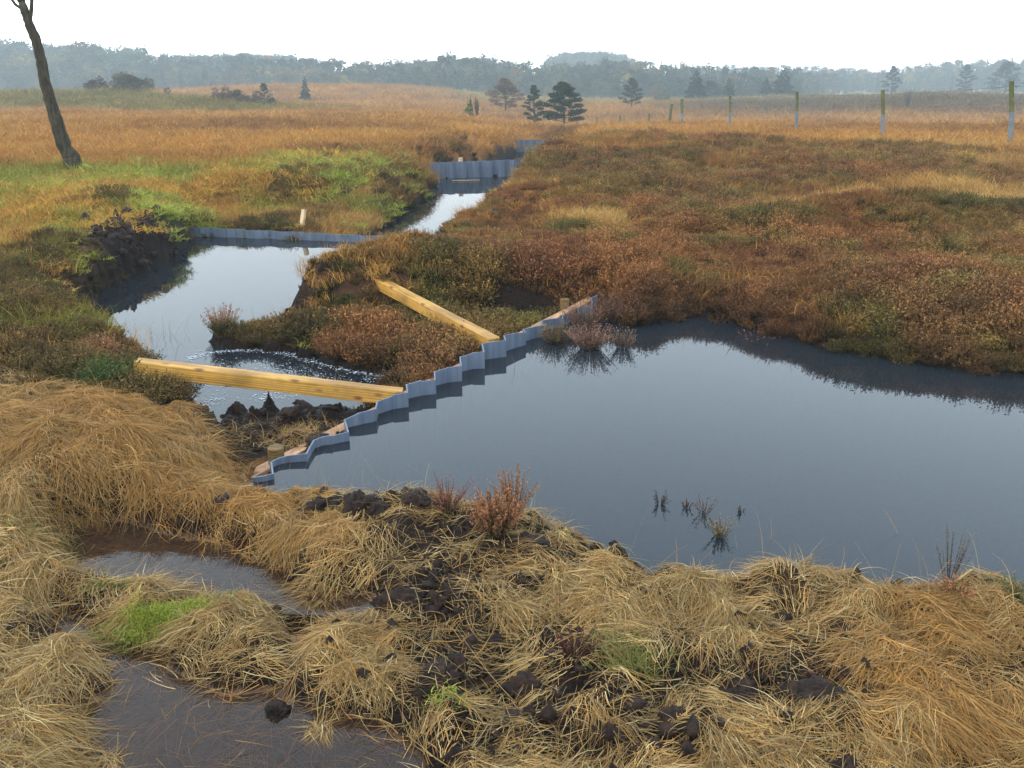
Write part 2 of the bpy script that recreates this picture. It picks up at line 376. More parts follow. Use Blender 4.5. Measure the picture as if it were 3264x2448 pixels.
# foreground humps
for (a, b, r, h) in [(1450,1265,.22,.07),(1700,1250,.24,.07),(1250,1245,.2,.04),(2050,1320,.35,.06),(2200,1500,.3,.05),(1800,1420,.25,.08),(1900,1560,.3,.05),
                     (1120,1200,.16,.08),(1000,1300,.18,.06),(1050,1450,.15,-.07),(1600,1480,.22,-.07),(900,1330,.1,.05),(1250,1620,.2,-.06),(780,1100,.14,.06),(900,1105,.12,.06),
                     (700,1200,.15,.05),(1380,1420,.2,.05),(2160,1450,.12,-.05),(1150,1560,.15,.03)]:
    q = P(a * S, b * S, .13); swell(q[0], q[1], r, r * .8, h * .9)
# tussocks of the foreground (x, y, radius, height)
TUS = []
for (a, b, z, r, h) in [(60,880,.25,.32,.16),(200,905,.35,.30,.16),(330,880,.3,.28,.13),(110,1000,.3,.3,.16),(270,980,.3,.3,.17),(400,985,.22,.28,.12),(60,1090,.25,.25,.10),(180,1050,.25,.2,.10),
                        (320,1050,.22,.2,.12),(450,1060,.18,.22,.10),(560,1105,.18,.17,.08),(40,1180,.2,.17,.08),(80,1250,.17,.12,.06),(20,1270,.2,.2,.06),
                        (470,1350,.15,.17,.10),(290,1325,.14,.12,.06),(560,1335,.14,.10,.05),(740,1370,.15,.18,.08),(700,1240,.17,.12,.07),(640,1165,.17,.14,.08),(720,1160,.17,.16,.05),
                        (60,1420,.2,.22,.07),(80,1480,.17,.14,.05),(80,1560,.18,.2,.07),(20,1640,.2,.2,.06),(120,1640,.14,.12,.05),(230,1640,.11,.06,.03),(690,1575,.1,.06,.03),(800,1450,.15,.14,.04),
                        (2000,1350,.25,.24,.08),(2150,1330,.25,.24,.08),(1900,1420,.22,.2,.06),(2000,1520,.22,.26,.08),(1600,1600,.2,.2,.04),(1240,1260,.22,.15,.05),(1350,1300,.22,.2,.05),(1550,1290,.24,.2,.05),
                        (1100,1300,.22,.12,.04),(10,980,.35,.3,.15),(-60,1080,.3,.3,.1),(-80,900,.35,.4,.15),(380,1180,.12,.0,.0)]:
    z = min(z, .22) - .05; q = P(a * S, b * S, z); TUS.append((q[0], q[1], r * .9, h * .3))
for (a, b, r, h) in [(430,935,.2,.05),(470,990,.18,.05),(400,890,.2,.06),(500,1030,.14,.04),(350,860,.2,.06)]:
    q = P(a * S, b * S, .2); TUS.append((q[0], q[1], r, h))
TUS = [t for t in TUS if t[2] > 0]

def foreland(x, y):
    """1 on the near bank this side of the dam, 0 beyond"""
    return 1 - sstep(4.6, 5.4, y + .0 * x)
def land(x, y):
    zr = np.interp(y, YR, ZRr); zl = np.interp(y, YR, ZRl)
    t = sstep(-.12, .06, x / np.maximum(y, 3))
    z = zl * (1 - t) + zr * t
    D = np.hypot(x, y)
    z = z + (fbm(x * .9, y * .9, 3, 3) - .5) * .20 * sstep(3, 12, D)
    z = z + (fbm(x * .16, y * .16, 5, 3) - .5) * .45 * sstep(10, 40, D)
    z = z + (fbm(x * .03, y * .03, 6, 3) - .5) * .9 * sstep(60, 150, D)
    z = z + (fbm(x * 3, y * 3, 7, 3) - .5) * .07
    for (cx, cy_, rx, ry, h) in SW:
        z = z + h * np.exp(-(((x - cx) / rx) ** 2 + ((y - cy_) / ry) ** 2))
    near = D < 8
    if np.any(near):
        xx, yy = x[near], y[near]; b = np.zeros_like(xx)
        for (cx, cy_, r, h) in TUS:
            b = np.maximum(b, h * np.exp(-(((xx - cx) ** 2 + (yy - cy_) ** 2) / (r * .62) ** 2)))
        z[near] += b
    return z
def height(x, y):
    x = np.asarray(x, float); y = np.asarray(y, float); shp = x.shape; x = x.ravel(); y = y.ravel()
    L = land(x, y); D = np.hypot(x, y)
    lump = (fbm(x * 9, y * 9, 21, 4) - .5); rough = np.abs(fbm(x * 5, y * 5, 27, 3) - .5)
    z = L.copy(); wob = (fbm(x * 2.6, y * 2.6, 33, 3) - .5)
    for poly, wlv, w, dep in BODIES:
        s = sdf(poly, x, y)
        far_ = np.clip(D / 8, .6, 3)
        s = s + (lump * .22 if w > .2 else 0) * np.where(s < 49, 1, 0) + wob * np.where(s < 49, .16, 0) * (.6 if w < .2 else far_ * .8)
        lv = np.maximum(L, wlv + .02)
        if dep == .45: w = np.where((y > 4.6) & (x > .5), .85, .3)
        elif dep == .3: w = np.where(x < np.interp(y, [12, 24], [-1.7, -.6]), 1.5, .5)
        elif dep == .35: w = np.where((x > -2.4) & (y > 8.2), .25, .42)
        t = np.clip(s / w, 0, 1); up = wlv + (lv - wlv) * (1 - (1 - t) ** 2.2)
        dn = wlv - dep * np.clip(-s / .35, 0, 1)
        z = np.minimum(z, np.where(s > 0, np.where(s < w, up, 1e9), dn))
    for poly, lv_, w in LOWS:
        s = sdf(poly, x, y) + wob * .12
        t = np.clip(s / w, 0, 1); g_ = lv_ + .03 * lump + (np.maximum(L, lv_) - lv_) * (1 - (1 - t) ** 2.0)
        z = np.minimum(z, np.where(s < w, g_, 1e9))
    amp = .07 * (1 - sstep(4.5, 9, D)) + .03
    pf = sstep(.0, .14, np.minimum(sdf(pudA, x, y), sdf(pudB, x, y)) + wob * .1) if np.any(D < 8) else 1
    z = z + (lump * amp * np.where(D < 30, 1, 0) + (rough - .12) * .12 * (1 - sstep(4.5, 8, D))) * (.12 + .88 * pf)
    for dl, side, dz, cap in DAMS:
        m = (x > dl[:, 0].min() - .5) & (x < dl[:, 0].max() + .5) & (y > dl[:, 1].min() - .5) & (y < dl[:, 1].max() + .5)
        if not m.any(): continue
        xx, yy, zz = x[m], y[m], z[m]; d = np.full(xx.shape, 9.0)
        for i in range(len(dl) - 1):
            a, b = dl[i], dl[i + 1]; e_ = b - a
            t = np.clip(((xx - a[0]) * e_[0] + (yy - a[1]) * e_[1]) / max(e_ @ e_, 1e-9), 0, 1)
            d = np.minimum(d, np.hypot(xx - a[0] - t * e_[0], yy - a[1] - t * e_[1]))
        ins = sdf_big(side, xx, yy) < 0
        zz = np.where(ins & (d < .6), np.minimum(zz, dz), zz); k = 1 - sstep(.12, .35, d)
        zz = np.where(~ins, zz * (1 - k) + np.minimum(zz, cap) * k, zz); z[m] = zz
    return z.reshape(shp)

def sdf_big(poly, x, y):
    x = np.asarray(x, float); ins = np.zeros(x.shape, bool)
    for i in range(len(poly)):
        a, b = poly[i], poly[(i + 1) % len(poly)]
        if a[1] != b[1]:
            ins ^= ((a[1] > y) != (b[1] > y)) & (x < (b[0] - a[0]) * (y - a[1]) / (b[1] - a[1]) + a[0])
    return np.where(ins, -1., 1.)
DAMS = [(dam1[:, :2], pond, -.3, -.03), (np.array([dam2_l, dam2_r]), pool2, -.45, -.16), (np.array([dam3_l, dam3_r]), chan, -.6, -.05), (np.array([d4l, d4r]), chan2, -.9, -.3)]

class Raster:
    def __init__(s, x0, x1, y0, y1, st):
        s.x0, s.y0, s.st = x0, y0, st
        gx = np.arange(x0, x1, st); gy = np.arange(y0, y1, st); s.nx, s.ny = len(gx), len(gy)
        X, Y = np.meshgrid(gx, gy); s.z = height(X, Y); s.b = (x0, x1 - 2 * st, y0, y1 - 2 * st)
    def has(s, x, y): return (x > s.b[0]) & (x < s.b[1]) & (y > s.b[2]) & (y < s.b[3])
    def get(s, x, y):
        fx = (x - s.x0) / s.st; fy = (y - s.y0) / s.st
        ix = np.clip(fx.astype(int), 0, s.nx - 2); iy = np.clip(fy.astype(int), 0, s.ny - 2); fx = fx - ix; fy = fy - iy
        z = s.z
        return (z[iy, ix] * (1 - fx) + z[iy, ix + 1] * fx) * (1 - fy) + (z[iy + 1, ix] * (1 - fx) + z[iy + 1, ix + 1] * fx) * fy
RA = Raster(-4, 5.5, 1.0, 8.0, .025); RB = Raster(-20, 26, 0, 45, .1)
def H(x, y):
    x = np.asarray(x, float); y = np.asarray(y, float); z = np.empty_like(x)
    a = RA.has(x, y); b = RB.has(x, y) & ~a; c = ~(a | b)
    if a.any(): z[a] = RA.get(x[a], y[a])
    if b.any(): z[b] = RB.get(x[b], y[b])
    if c.any(): z[c] = height(x[c], y[c])
    return z
def Hs(x, y): return float(H(np.array([x]), np.array([y]))[0])

# ------------------------------------------------------------------ ground cover map (world-space blobs)
def blob(u, v, z, ru, rv, w=1.0):
    c = P(u, v, z); a = P(u + ru, v, z)[0] - c[0]; n_ = P(u, v - rv, z)[1] - c[1]; f_ = c[1] - P(u, v + rv, z)[1]
    return (c[0], c[1], a, n_, f_, w)
def blobs(x, y, L):
    r = np.zeros_like(x)
    for (cx, cy_, a, fa, ne, w) in L:
        dy = y - cy_; ry = np.where(dy > 0, fa, ne)
        g = np.exp(-(((x - cx) / a) ** 2 + (dy / ry) ** 2) * 1.1)
        r = r + w * g
    return r
dB = lambda a, b, z, ra, rb, w=1.0: blob(a * S, b * S, z, ra * S, rb * S, w)
B_heather = [dB(*t) for t in [(60,560,.4,140,70,1.2),(180,590,.3,90,70,1),(110,630,.2,120,40,1),(560,440,.3,110,25,.9),(720,400,.3,130,25,.7),(850,370,.3,80,18,.8),(620,380,.4,80,15,.4),(250,430,.4,60,12,.5),
             (80,720,.35,170,50,1.3),(230,740,.3,110,45,1.5),(280,790,.3,60,30,1.2),(850,430,.1,90,25,.9),(1080,320,.2,90,12,1.2),(1000,335,.1,70,14,.7),(350,830,.2,50,25,.8),(420,860,.15,40,25,.6),
             (560,705,0,130,40,2.0),(700,690,.1,160,50,2.0),(780,740,0,100,40,1.6),(760,620,.2,120,40,1.5),(930,740,0,90,40,1.2),(500,330,.4,60,10,.3),(760,590,.2,90,25,1.2),(720,600,.25,110,60,2.2),(640,640,.1,60,30,1.2),(1180,290,.4,80,8,1),(820,320,.4,100,8,.4)]]
B_green = [dB(*t) for t in [(120,420,.45,200,45,1.1),(40,390,.45,120,30,1),(330,420,.45,130,30,1.0),(240,380,.45,150,20,.7),(700,340,.5,110,14,1.3),(560,375,.4,100,14,.8),(640,335,.5,60,10,.6),(720,405,.2,40,12,.9),(280,455,.4,120,20,.8),
             (340,1345,.15,45,25,1.5),(420,1300,.15,60,12,.9),(260,1340,.15,60,25,.7),(240,1270,.12,40,12,.8)]]
B_pale = [dB(*t) for t in [(1290,445,.55,90,14,1.2),(1330,455,.55,60,12,.7),(1820,425,.65,130,13,1.3),(1950,405,.65,120,12,.9),(2150,390,.65,140,25,1.0),(2200,340,.65,150,18,.6),(1700,440,.6,60,8,.6),(1000,430,.5,60,10,.5),(780,455,0,45,25,1.0),(2100,310,.6,160,8,.8)]]
B_dark = [dB(*t) for t in [(1950,430,.6,150,14,1.2),(2150,440,.6,100,14,1.0),(1230,465,.5,70,10,.6),(1250,400,.5,90,12,.7),(1650,470,.5,160,12,.5),(60,560,.4,100,40,.6),(570,440,.3,60,18,1.0),(700,640,.1,70,30,1.2),(860,370,.3,60,10,.8)]]
B_peat = [dB(*t) for t in [(320,535,.12,100,18,1.6),(390,500,.2,40,10,1.0),(280,555,0,50,20,1.3),(370,540,-.1,60,14,1.2),(1110,668,0,115,18,2.1),(960,690,0,40,12,.6),(850,730,0,60,25,1.0),(860,790,0,60,20,1.2),(600,880,0,170,50,2.5),(560,950,0,90,30,1.5),(600,482,0,60,5,.6),
             (700,960,0,50,40,.8),(430,930,.1,40,30,.6)]]
F_peat = [dB(*t) for t in [(790,1100,.16,100,28,1.6),(900,1100,.14,80,25,1.4),(1000,1150,.14,110,50,1.0),(1230,1190,.12,140,45,2.0),(1340,1235,.08,90,25,1.6),(900,1290,.14,90,45,1.5),(1000,1240,.14,90,60,.9),(1000,1400,.14,130,70,1.3),(640,1190,.15,60,25,.5),(870,1180,.14,70,60,.7),
             (1600,1450,.14,200,65,1.6),(1750,1490,.14,90,50,1.4),(1100,1560,.14,240,90,1.0),(1350,1620,.14,160,60,1.2),(900,1450,.14,110,60,.7),(2160,1430,.14,60,60,1.2),(1650,1310,.16,140,25,.5),(1440,1500,.14,120,40,.8),(1180,1380,.14,60,50,.7),(860,1550,.12,90,60,.5),
             (1780,1630,.14,70,40,.9),(1280,1480,.14,120,50,.9),(520,950,.14,50,50,.5)]]
F_gold = [dB(*t) for t in [(100,900,.25,300,120,.9),(550,1100,.14,160,60,.8),(2050,1400,.14,200,120,1.2),(2000,1550,.14,200,120,1.0),(300,900,.3,250,120,.7),(400,1080,.14,250,70,.8),(700,1170,.14,150,60,.7),(1100,1260,.14,150,50,.3),(1450,1400,.14,120,40,.5),(800,1350,.14,100,40,.5),(1500,1620,.14,300,80,.3)]]

SHP = {'pond': pond, 'pool': pool2, 'chan': chan}
def cover(x, y):
    """weights of ground cover classes"""
    n1 = fbm(x * .55, y * .55, 41, 4); n2 = fbm(x * 1.6, y * 1.6, 43, 3); n3 = fbm(x * .2, y * .2, 47, 3)
    D = np.hypot(x, y)
    wx = x + (n2 - .5) * .5 * np.clip(D / 10, .3, 3); wy = y + (n1 - .5) * .6 * np.clip(D / 10, .3, 4)
    fore = np.where(FORE(x, y), 1.0, 0)
    # heath edge on the right: line from P(465,190) ... ; plain heather right of the channel until y~22
    edge = np.interp(y, [4, 6.5, 9, 12, 16, 22, 30, 40], [-1.0, -1.6, -2.4, -1.0, 0, 1.2, 2.2, 3])
    right = sstep(-.3, .3, x - edge) * (1 - fore)
    far_end = np.interp(x, [-5, 1, 3, 6, 12, 20], [26, 30, 28, 21.5, 20.5, 20.5])
    heath = right * (1 - sstep(-2, 1.2, wy - far_end))
    left = (1 - right) * (1 - fore)
    greenz = left * sstep(5, 7, y) * (1 - sstep(-2.5, 2, wy - np.interp(x, [-12, -3, -1, 3], [17, 19.5, 21, 24])))
    c = {}
    c['heather'] = np.clip(heath * 1.0 + (1 - fore) * blobs(wx, wy, B_heather), 0, 1.6)
    c['green'] = np.clip(blobs(wx, wy, B_green) * (.6 + .9 * n2), 0, 1.5)
    c['pale'] = blobs(wx, wy, B_pale) * (1 - fore) * (.5 + n2)
    c['dark'] = blobs(wx, wy, B_dark) * (1 - fore)
    fp = blobs(x + (n2 - .5) * .25, y + (fbm(x * 4, y * 4, 51, 3) - .5) * .3, F_peat)
    c['peat'] = np.where(fore > .5, fp, blobs(wx, wy, B_peat))
    c['gold'] = blobs(x, y, F_gold)
    c['greenz'] = greenz; c['fore'] = fore; c['heath'] = heath; c['n1'] = n1; c['n2'] = n2; c['n3'] = n3
    return c
# near bank: everything this side of the dam / left bank up to pool 2
fore_poly = np.array([(-30, -30), (30, -30), (30, 2.6), (7, 2.9)] + [tuple(p) for p in pond_near[:]] + [tuple(p) for p in dp([(570,1010),(530,970),(470,910),(380,850),(220,785),(60,765),(-60,760),(-400,760),(-900,760)], .3)])
def FORE(x, y): return (sdf_big(fore_poly, x, y) < 0)
def sdf_big(poly, x, y):
    x = np.asarray(x, float); ins = np.zeros(x.shape, bool)
    for i in range(len(poly)):
        a, b = poly[i], poly[(i + 1) % len(poly)]
        if a[1] != b[1]:
            ins ^= ((a[1] > y) != (b[1] > y)) & (x < (b[0] - a[0]) * (y - a[1]) / (b[1] - a[1]) + a[0])
    return np.where(ins, -1., 1.)
def wdist(x, y):
    return np.minimum.reduce([sdf(b[0], x, y) for b in BODIES])
def ddist(x, y):
    d = np.full(np.shape(x), 9.0)
    for i in range(0, len(dam1) - 1):
        a, b = dam1[i, :2], dam1[i + 1, :2]; e_ = b - a
        t = np.clip(((x - a[0]) * e_[0] + (y - a[1]) * e_[1]) / max(e_ @ e_, 1e-9), 0, 1)
        d = np.minimum(d, np.hypot(x - a[0] - t * e_[0], y - a[1] - t * e_[1]))
    return d

C_ = lambda *a: np.array(a, float)
PEAT, STRAW, GOLD, FIELD = C_(.019, .0115, .008), C_(.46, .33, .13), C_(.46, .245, .06), C_(.42, .18, .045)
GREEN, MOSS, HEATH, PALEG = C_(.15, .17, .03), C_(.26, .32, .03), C_(.11, .055, .03), C_(.36, .30, .14)

def terrain():
    th = np.concatenate([np.linspace(-180, -46, 68)[:-1], np.linspace(-46, -33, 40)[:-1], np.linspace(-33, 33, 400)[:-1], np.linspace(33, 46, 40)[:-1], np.linspace(46, 180, 68)[:-1]])
    r = np.concatenate([[.25, .5, .8], np.exp(np.linspace(math.log(1.1), math.log(12), 420)), np.exp(np.linspace(math.log(12), math.log(900), 330))[1:]])
    T, Rr = np.meshgrid(np.radians(th), r); X = Rr * np.sin(T); Y = Rr * np.cos(T)
    x, y = X.ravel(), Y.ravel(); z = height(x, y)
    nt, nr = len(th), len(r)
    i = np.arange(nr - 1)[:, None] * nt; j = np.arange(nt)[None, :]; j2 = (j + 1) % nt
    F = np.stack([i + j, i + j2, i + nt + j2, i + nt + j], -1).reshape(-1, 4)
    cv = cover(x, y); wd = wdist(x, y); D = np.hypot(x, y)
    n1, n2, n3 = cv['n1'][:, None], cv['n2'][:, None], cv['n3'][:, None]
    base = FIELD * (.75 + .5 * n1)
    base = base * (1 - .35 * sstep(.5, .7, n3)) + C_(.16, .09, .04) * .35 * sstep(.5, .7, n3)
    # distant pale meadow and brown heath on the right
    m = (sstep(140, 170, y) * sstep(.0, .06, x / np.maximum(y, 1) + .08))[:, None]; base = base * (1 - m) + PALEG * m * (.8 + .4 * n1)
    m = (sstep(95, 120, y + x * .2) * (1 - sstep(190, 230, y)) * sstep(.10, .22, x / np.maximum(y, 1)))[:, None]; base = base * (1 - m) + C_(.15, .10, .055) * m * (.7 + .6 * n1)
    m = np.clip(sum(np.exp(-(((x - c[0]) / c[2] * .9) ** 2 + ((y - c[1] + 2) / c[3] * .9) ** 2)) for c in SW[:3]), 0, 1)[:, None]; base = base * (1 - m) + C_(.22, .20, .05) * m * (.6 + .8 * n2)
    m = (cv['greenz'] * sstep(.35, .6, fbm(x * .35, y * .35, 61, 3)))[:, None]; base = base * (1 - m) + GREEN * m
    m = np.clip(cv['green'], 0, 1)[:, None]; base = base * (1 - m) + GREEN * m
    m = np.clip(cv['heather'], 0, 1)[:, None]; base = base * (1 - m) + HEATH * m
    m = np.clip(cv['pale'], 0, 1)[:, None]; base = base * (1 - m) + C_(.40, .26, .09) * m
    f = cv['fore'][:, None]; base = base * (1 - f) + C_(.055, .034, .018) * f
    m = np.clip(cv['peat'] * 1.3, 0, 1)[:, None]; base = base * (1 - m) + PEAT * (.7 + 1.1 * n2) * m
    m = (1 - sstep(.0, .25, wd))[:, None] * (1 - sstep(45, 60, D))[:, None]; base = base * (1 - m) + PEAT * m
    # submerged straw-covered bottom of the puddles
    pu = (np.minimum(sdf(pudA, x, y), sdf(pudB, x, y)) < .05) & (z < ZP + .002)
    base[pu] = C_(.20, .125, .075) * (.6 + .8 * n2[pu])
    wet = np.clip(cv['peat'] + (1 - sstep(0, .3, wd)), 0, 1) * (1 - .6 * sstep(6, 15, D))
    o = mk('ground', np.stack([x, y, z], -1), F, M_ground, base, smooth=True, attrs={'wet': wet})
    tag(o, kind='structure')
terrain()

# ------------------------------------------------------------------ water sheets
def offset_poly(poly, d, flags=None):
    n_ = len(poly); a = 0.5 * sum(poly[i][0] * poly[(i + 1) % n_][1] - poly[(i + 1) % n_][0] * poly[i][1] for i in range(n_))
    sg = 1 if a > 0 else -1; out = poly.copy()
    for i in range(n_):
        if flags is not None and not flags[i]: continue
        t = poly[(i + 1) % n_] - poly[i - 1]; t = t / (np.linalg.norm(t) + 1e-9)
        out[i] = poly[i] + sg * d * np.array([t[1], -t[0]])
    return out
def sheet(name, poly, z, mat):
    n_ = len(poly); ar = sum(poly[i][0] * poly[(i + 1) % n_][1] - poly[(i + 1) % n_][0] * poly[i][1] for i in range(n_))
    if ar < 0: poly = poly[::-1]
    m = MB(); m.add([(p[0], p[1], 0) for p in poly], [tuple(range(len(poly)))])
    o = m.obj(name, mat); o.location = (0, 0, z); tag(o, kind='structure'); return o
sheet('pond_water', offset_poly(pond, .22, pond_flags), 0, M_pond)
fl = np.ones(len(pool2), int); fl[:2] = 0
p2 = offset_poly(pool2, .2, fl)
sheet('pool_water', p2, Z2, M_pool)
fl = np.ones(len(chan), int); fl[[0, 1, 8, 9]] = 0
sheet('channel_water', offset_poly(chan, .2, fl), Z3, M_pool)
sheet('ditch_water', chan2, Z4, M_pool)
sheet('puddle_water', offset_poly(pudA, .12), ZP, M_puddle)
sheet('puddle_water', offset_poly(pudB, .12), ZP, M_puddle)

# ------------------------------------------------------------------ sheet-pile dams
def dam(pts, ztops, zbot, label, name='sheet_pile_dam', per=3):
    """zigzag plastic sheet piling: each pile a child mesh with its locking bead"""
    pts = np.asarray(pts, float); c = pts.mean(0)
    root = empty(name, (c[0], c[1], zbot)); tag(root, label, 'dam', 'sheet pile dams across the ditch')
    T = .0045; n_ = len(pts); i = 0
    nr = []
    for k in range(n_):
        t = pts[min(k + 1, n_ - 1)] - pts[max(k - 1, 0)]; t = t / np.linalg.norm(t)
        nr.append(np.array([t[1], -t[0]]))
    nr = np.array(nr)
    while i < n_ - 1:
        j = min(i + per, n_ - 1); mb = MB()
        jit = rng.uniform(-.004, .004)
        V = []; F = []
        for k in range(i, j + 1):
            for s_, zz in ((-1, zbot), (1, zbot), (1, ztops[k] + jit), (-1, ztops[k] + jit)):
                q_ = pts[k] + nr[k] * T * s_ - c; V.append((q_[0], q_[1], zz - zbot))
        m_ = j - i
        for k in range(m_):
            for e_ in range(4): F.append((k * 4 + e_, (k + 1) * 4 + e_, (k + 1) * 4 + (e_ + 1) % 4, k * 4 + (e_ + 1) % 4))
        F += [(0, 1, 2, 3), (m_ * 4 + 3, m_ * 4 + 2, m_ * 4 + 1, m_ * 4)]
        mb.add(V, F)
        q_ = pts[j] - c; mb.tube([(q_[0], q_[1], .02), (q_[0], q_[1], ztops[j] - zbot + jit)], .009, 8)   # interlock bead
        kk = (i + j) // 2; q_ = pts[kk] - c; mb.tube([(q_[0], q_[1], .02), (q_[0], q_[1], ztops[kk] - zbot + jit - .001)], .006, 6)
        mb.obj('pile_panel', M_pile, root)
        i = j
    return root
d1 = dam(dam1[:, :2], dam1[:, 2], -.7, 'stepped blue-grey sheet pile dam holding back the large near pond')
a_ = P((600 + 215 * .678) / 3.1875, (800 + 1098 * .678) / 3.1875, -.03); b_ = P((600 + 1925 * .678) / 3.1875, (800 + 200 * .678) / 3.1875, .13)
dv = (b_ - a_)[:2]; dv = dv / np.linalg.norm(dv); off = np.array([-dv[1], dv[0], 0]) * .06
bd = box_between('waling_board', a_ + off - (0, 0, .06), b_ + off - (0, 0, .075), .08, .07, M_wale, segs=16)
tag(bd, 'long wet timber board running behind the stepped near dam', 'board')

def zig(l, r, n_, amp, bow=0):
    l, r = np.array(l), np.array(r); out = []
    t = (r - l) / np.linalg.norm(r - l); nn = np.array([t[1], -t[0]])
    for k in range(n_ + 1):
        f = k / n_; s_ = (0, 1, 1, 0)[k % 4] if amp else 0
        out.append(l + (r - l) * f + nn * ((s_ - .5) * amp + math.sin(f * math.pi) * bow))
    return out
z2 = zig(dam2_l + (-.1, 0), dam2_r + (.15, 0), 40, .045, -.02)
dam(z2, np.interp(np.linspace(0, 1, 41), [0, .3, 1], [.0, -.02, -.055]) + 0, -.8, 'low sheet pile dam at the far end of the winding pool', per=4)
z3 = zig(dam3_l + (-.1, 0), dam3_r, 44, .07)
dam(z3, np.interp(np.linspace(0, 1, 45), [0, 1], [.06, .10]), -1.0, 'sheet pile wall across the narrow channel beyond the pool', per=4)
z4 = zig(d4l + (-.1, 0), d4r, 36, .07)
dam(z4, np.full(37, -.17), -1.3, 'farthest sheet pile wall, deep in the ditch below the pine', per=4)

# ------------------------------------------------------------------ braces and stakes
def q3(X, Y, z): return P(X * .2411, 156.9 + Y * .2411, z)
a_ = q3(560, 842, .30); b_ = q3(1668, 968, .085)
bm_ = box_between('timber_brace', a_ - (0, 0, .045), b_ - (0, 0, .045), .10, .095, M_beam); tag(bm_, 'yellow timber brace from the left bank to the dam, above the foam', 'timber beam', 'yellow timber braces propping the dam')
a_ = q3(1560, 497, .24); b_ = q3(2050, 752, .125)
bm_ = box_between('timber_brace', a_ - (0, 0, .045), b_ - (0, 0, .045), .10, .095, M_beam); tag(bm_, 'yellow timber brace from the heather bank down to the dam', 'timber beam', 'yellow timber braces propping the dam')
def stake(p, r, zt, zb, label, mat=M_post, lean=(0, 0), cat='post', name='round_stake'):
    m = MB(); h = zt - zb
    m.tube([(0, 0, 0), (lean[0] * .5, lean[1] * .5, h * .5), (lean[0], lean[1], h - .006), (lean[0], lean[1], h)], [r, r * 1.01, r, r * .93], 18, jit=.015)
    o = m.obj(name, mat, loc=(p[0], p[1], zb)); tag(o, label, cat); return o
stake(P(275.5, 447, .05), .045, .05, -.5, 'short round stump beside the near left end of the dam')
stake(P(564.7, 299, .14), .042, .14, -.4, 'round post at the far right end of the dam by black peat')
stake(P(365.5, 264, .33), .043, .33, -.2, 'round stake in heather at the head of the diagonal brace')
stake(P(600, 315, .0), .014, .10, -.2, 'thin slanting orange stick in water at the dam end', M_beam, (-.13, .12), 'stick', 'thin_stick')
# stake and boards at the second dam
c_ = P(294, 232, -.06)
box_s = box_between('pale_stake', (c_[0], c_[1] + .25, -.35), (c_[0] + .07, c_[1] + .42, .20), .055, .055, M_pale); tag(box_s, 'pale square stake leaning behind the low second dam', 'stake')
a_, b_ = P(372, 238.5, -.06), P(404, 231.5, .02)
box_s = box_between('pale_board', (a_[0], a_[1] + .12, -.12), (b_[0] + .1, b_[1] + .35, -.06), .05, .03, M_pale); tag(box_s, 'pale board lying behind the right end of the second dam', 'board')
c_ = AT(460.5, dam3_l[1] + .45, .1); stake((c_[0], c_[1], 0), .06, .15, -.6, 'small pale stake top showing behind the channel wall', M_pale)
a_, b_ = P(452, 180.5, Z3 + .02), P(480, 180, Z3 + .02)
box_s = box_between('floating_batten', a_, b_, .03, .012, M_pale); tag(box_s, 'thin batten floating at the foot of the channel wall', 'batten')

# ------------------------------------------------------------------ foam
def foam():
    V = []; F = []
    def fleck(x, y, r):
        n_ = 7; o = len(V); el = rng.uniform(.4, 1); th = rng.uniform(0, 3.14)
        for k in range(n_):
            t = 2 * math.pi * k / n_; rr = r * rng.uniform(.6, 1.3)
            a, b = math.cos(t) * rr, math.sin(t) * rr * el
            V.append((x + a * math.cos(th) - b * math.sin(th), y + a * math.sin(th) + b * math.cos(th), Z2 + .003))
        V.append((x, y, Z2 + .003 + r * .25))
        for k in range(n_): F.append((o + k, o + (k + 1) % n_, o + n_))
    arc = pxl([(188,360),(205,353),(235,350),(265,350),(290,354),(315,361),(340,368),(362,372),(392,374)], Z2)
    seg = np.linspace(0, len(arc) - 1, 900)
    for s_ in seg:
        i = min(int(s_), len(arc) - 2); p = arc[i] * (1 - s_ + i) + arc[i + 1] * (s_ - i)
        d = rng.normal(0, .028); fleck(p[0] + rng.normal(0, .03), p[1] + d - .02, abs(rng.normal(0, .0045)) + .0015)
    arc2 = pxl([(215,365),(250,362),(290,368),(320,376),(350,382)], Z2)
    for s_ in np.linspace(0, len(arc2) - 1, 400):
        i = min(int(s_), len(arc2) - 2); p = arc2[i] * (1 - s_ + i) + arc2[i + 1] * (s_ - i)
        fleck(p[0] + rng.normal(0, .05), p[1] + rng.normal(0, .07), abs(rng.normal(0, .003)) + .001)
    for (u, v, s_, n_) in [(215,400,.07,260),(225,380,.10,200),(280,395,.06,200),(262,398,.05,120),(375,378,.07,160),(205,405,.05,160),(290,372,.2,250)]:
        c = P(u, v, Z2)
        for k in range(n_): fleck(c[0] + rng.normal(0, s_), c[1] + rng.normal(0, s_), abs(rng.normal(0, .0035)) + .001)
    tag(mk('foam', V, F, M_foam), 'white foam flecks swirling on the pool below the dam', 'foam', kind='stuff')
foam()

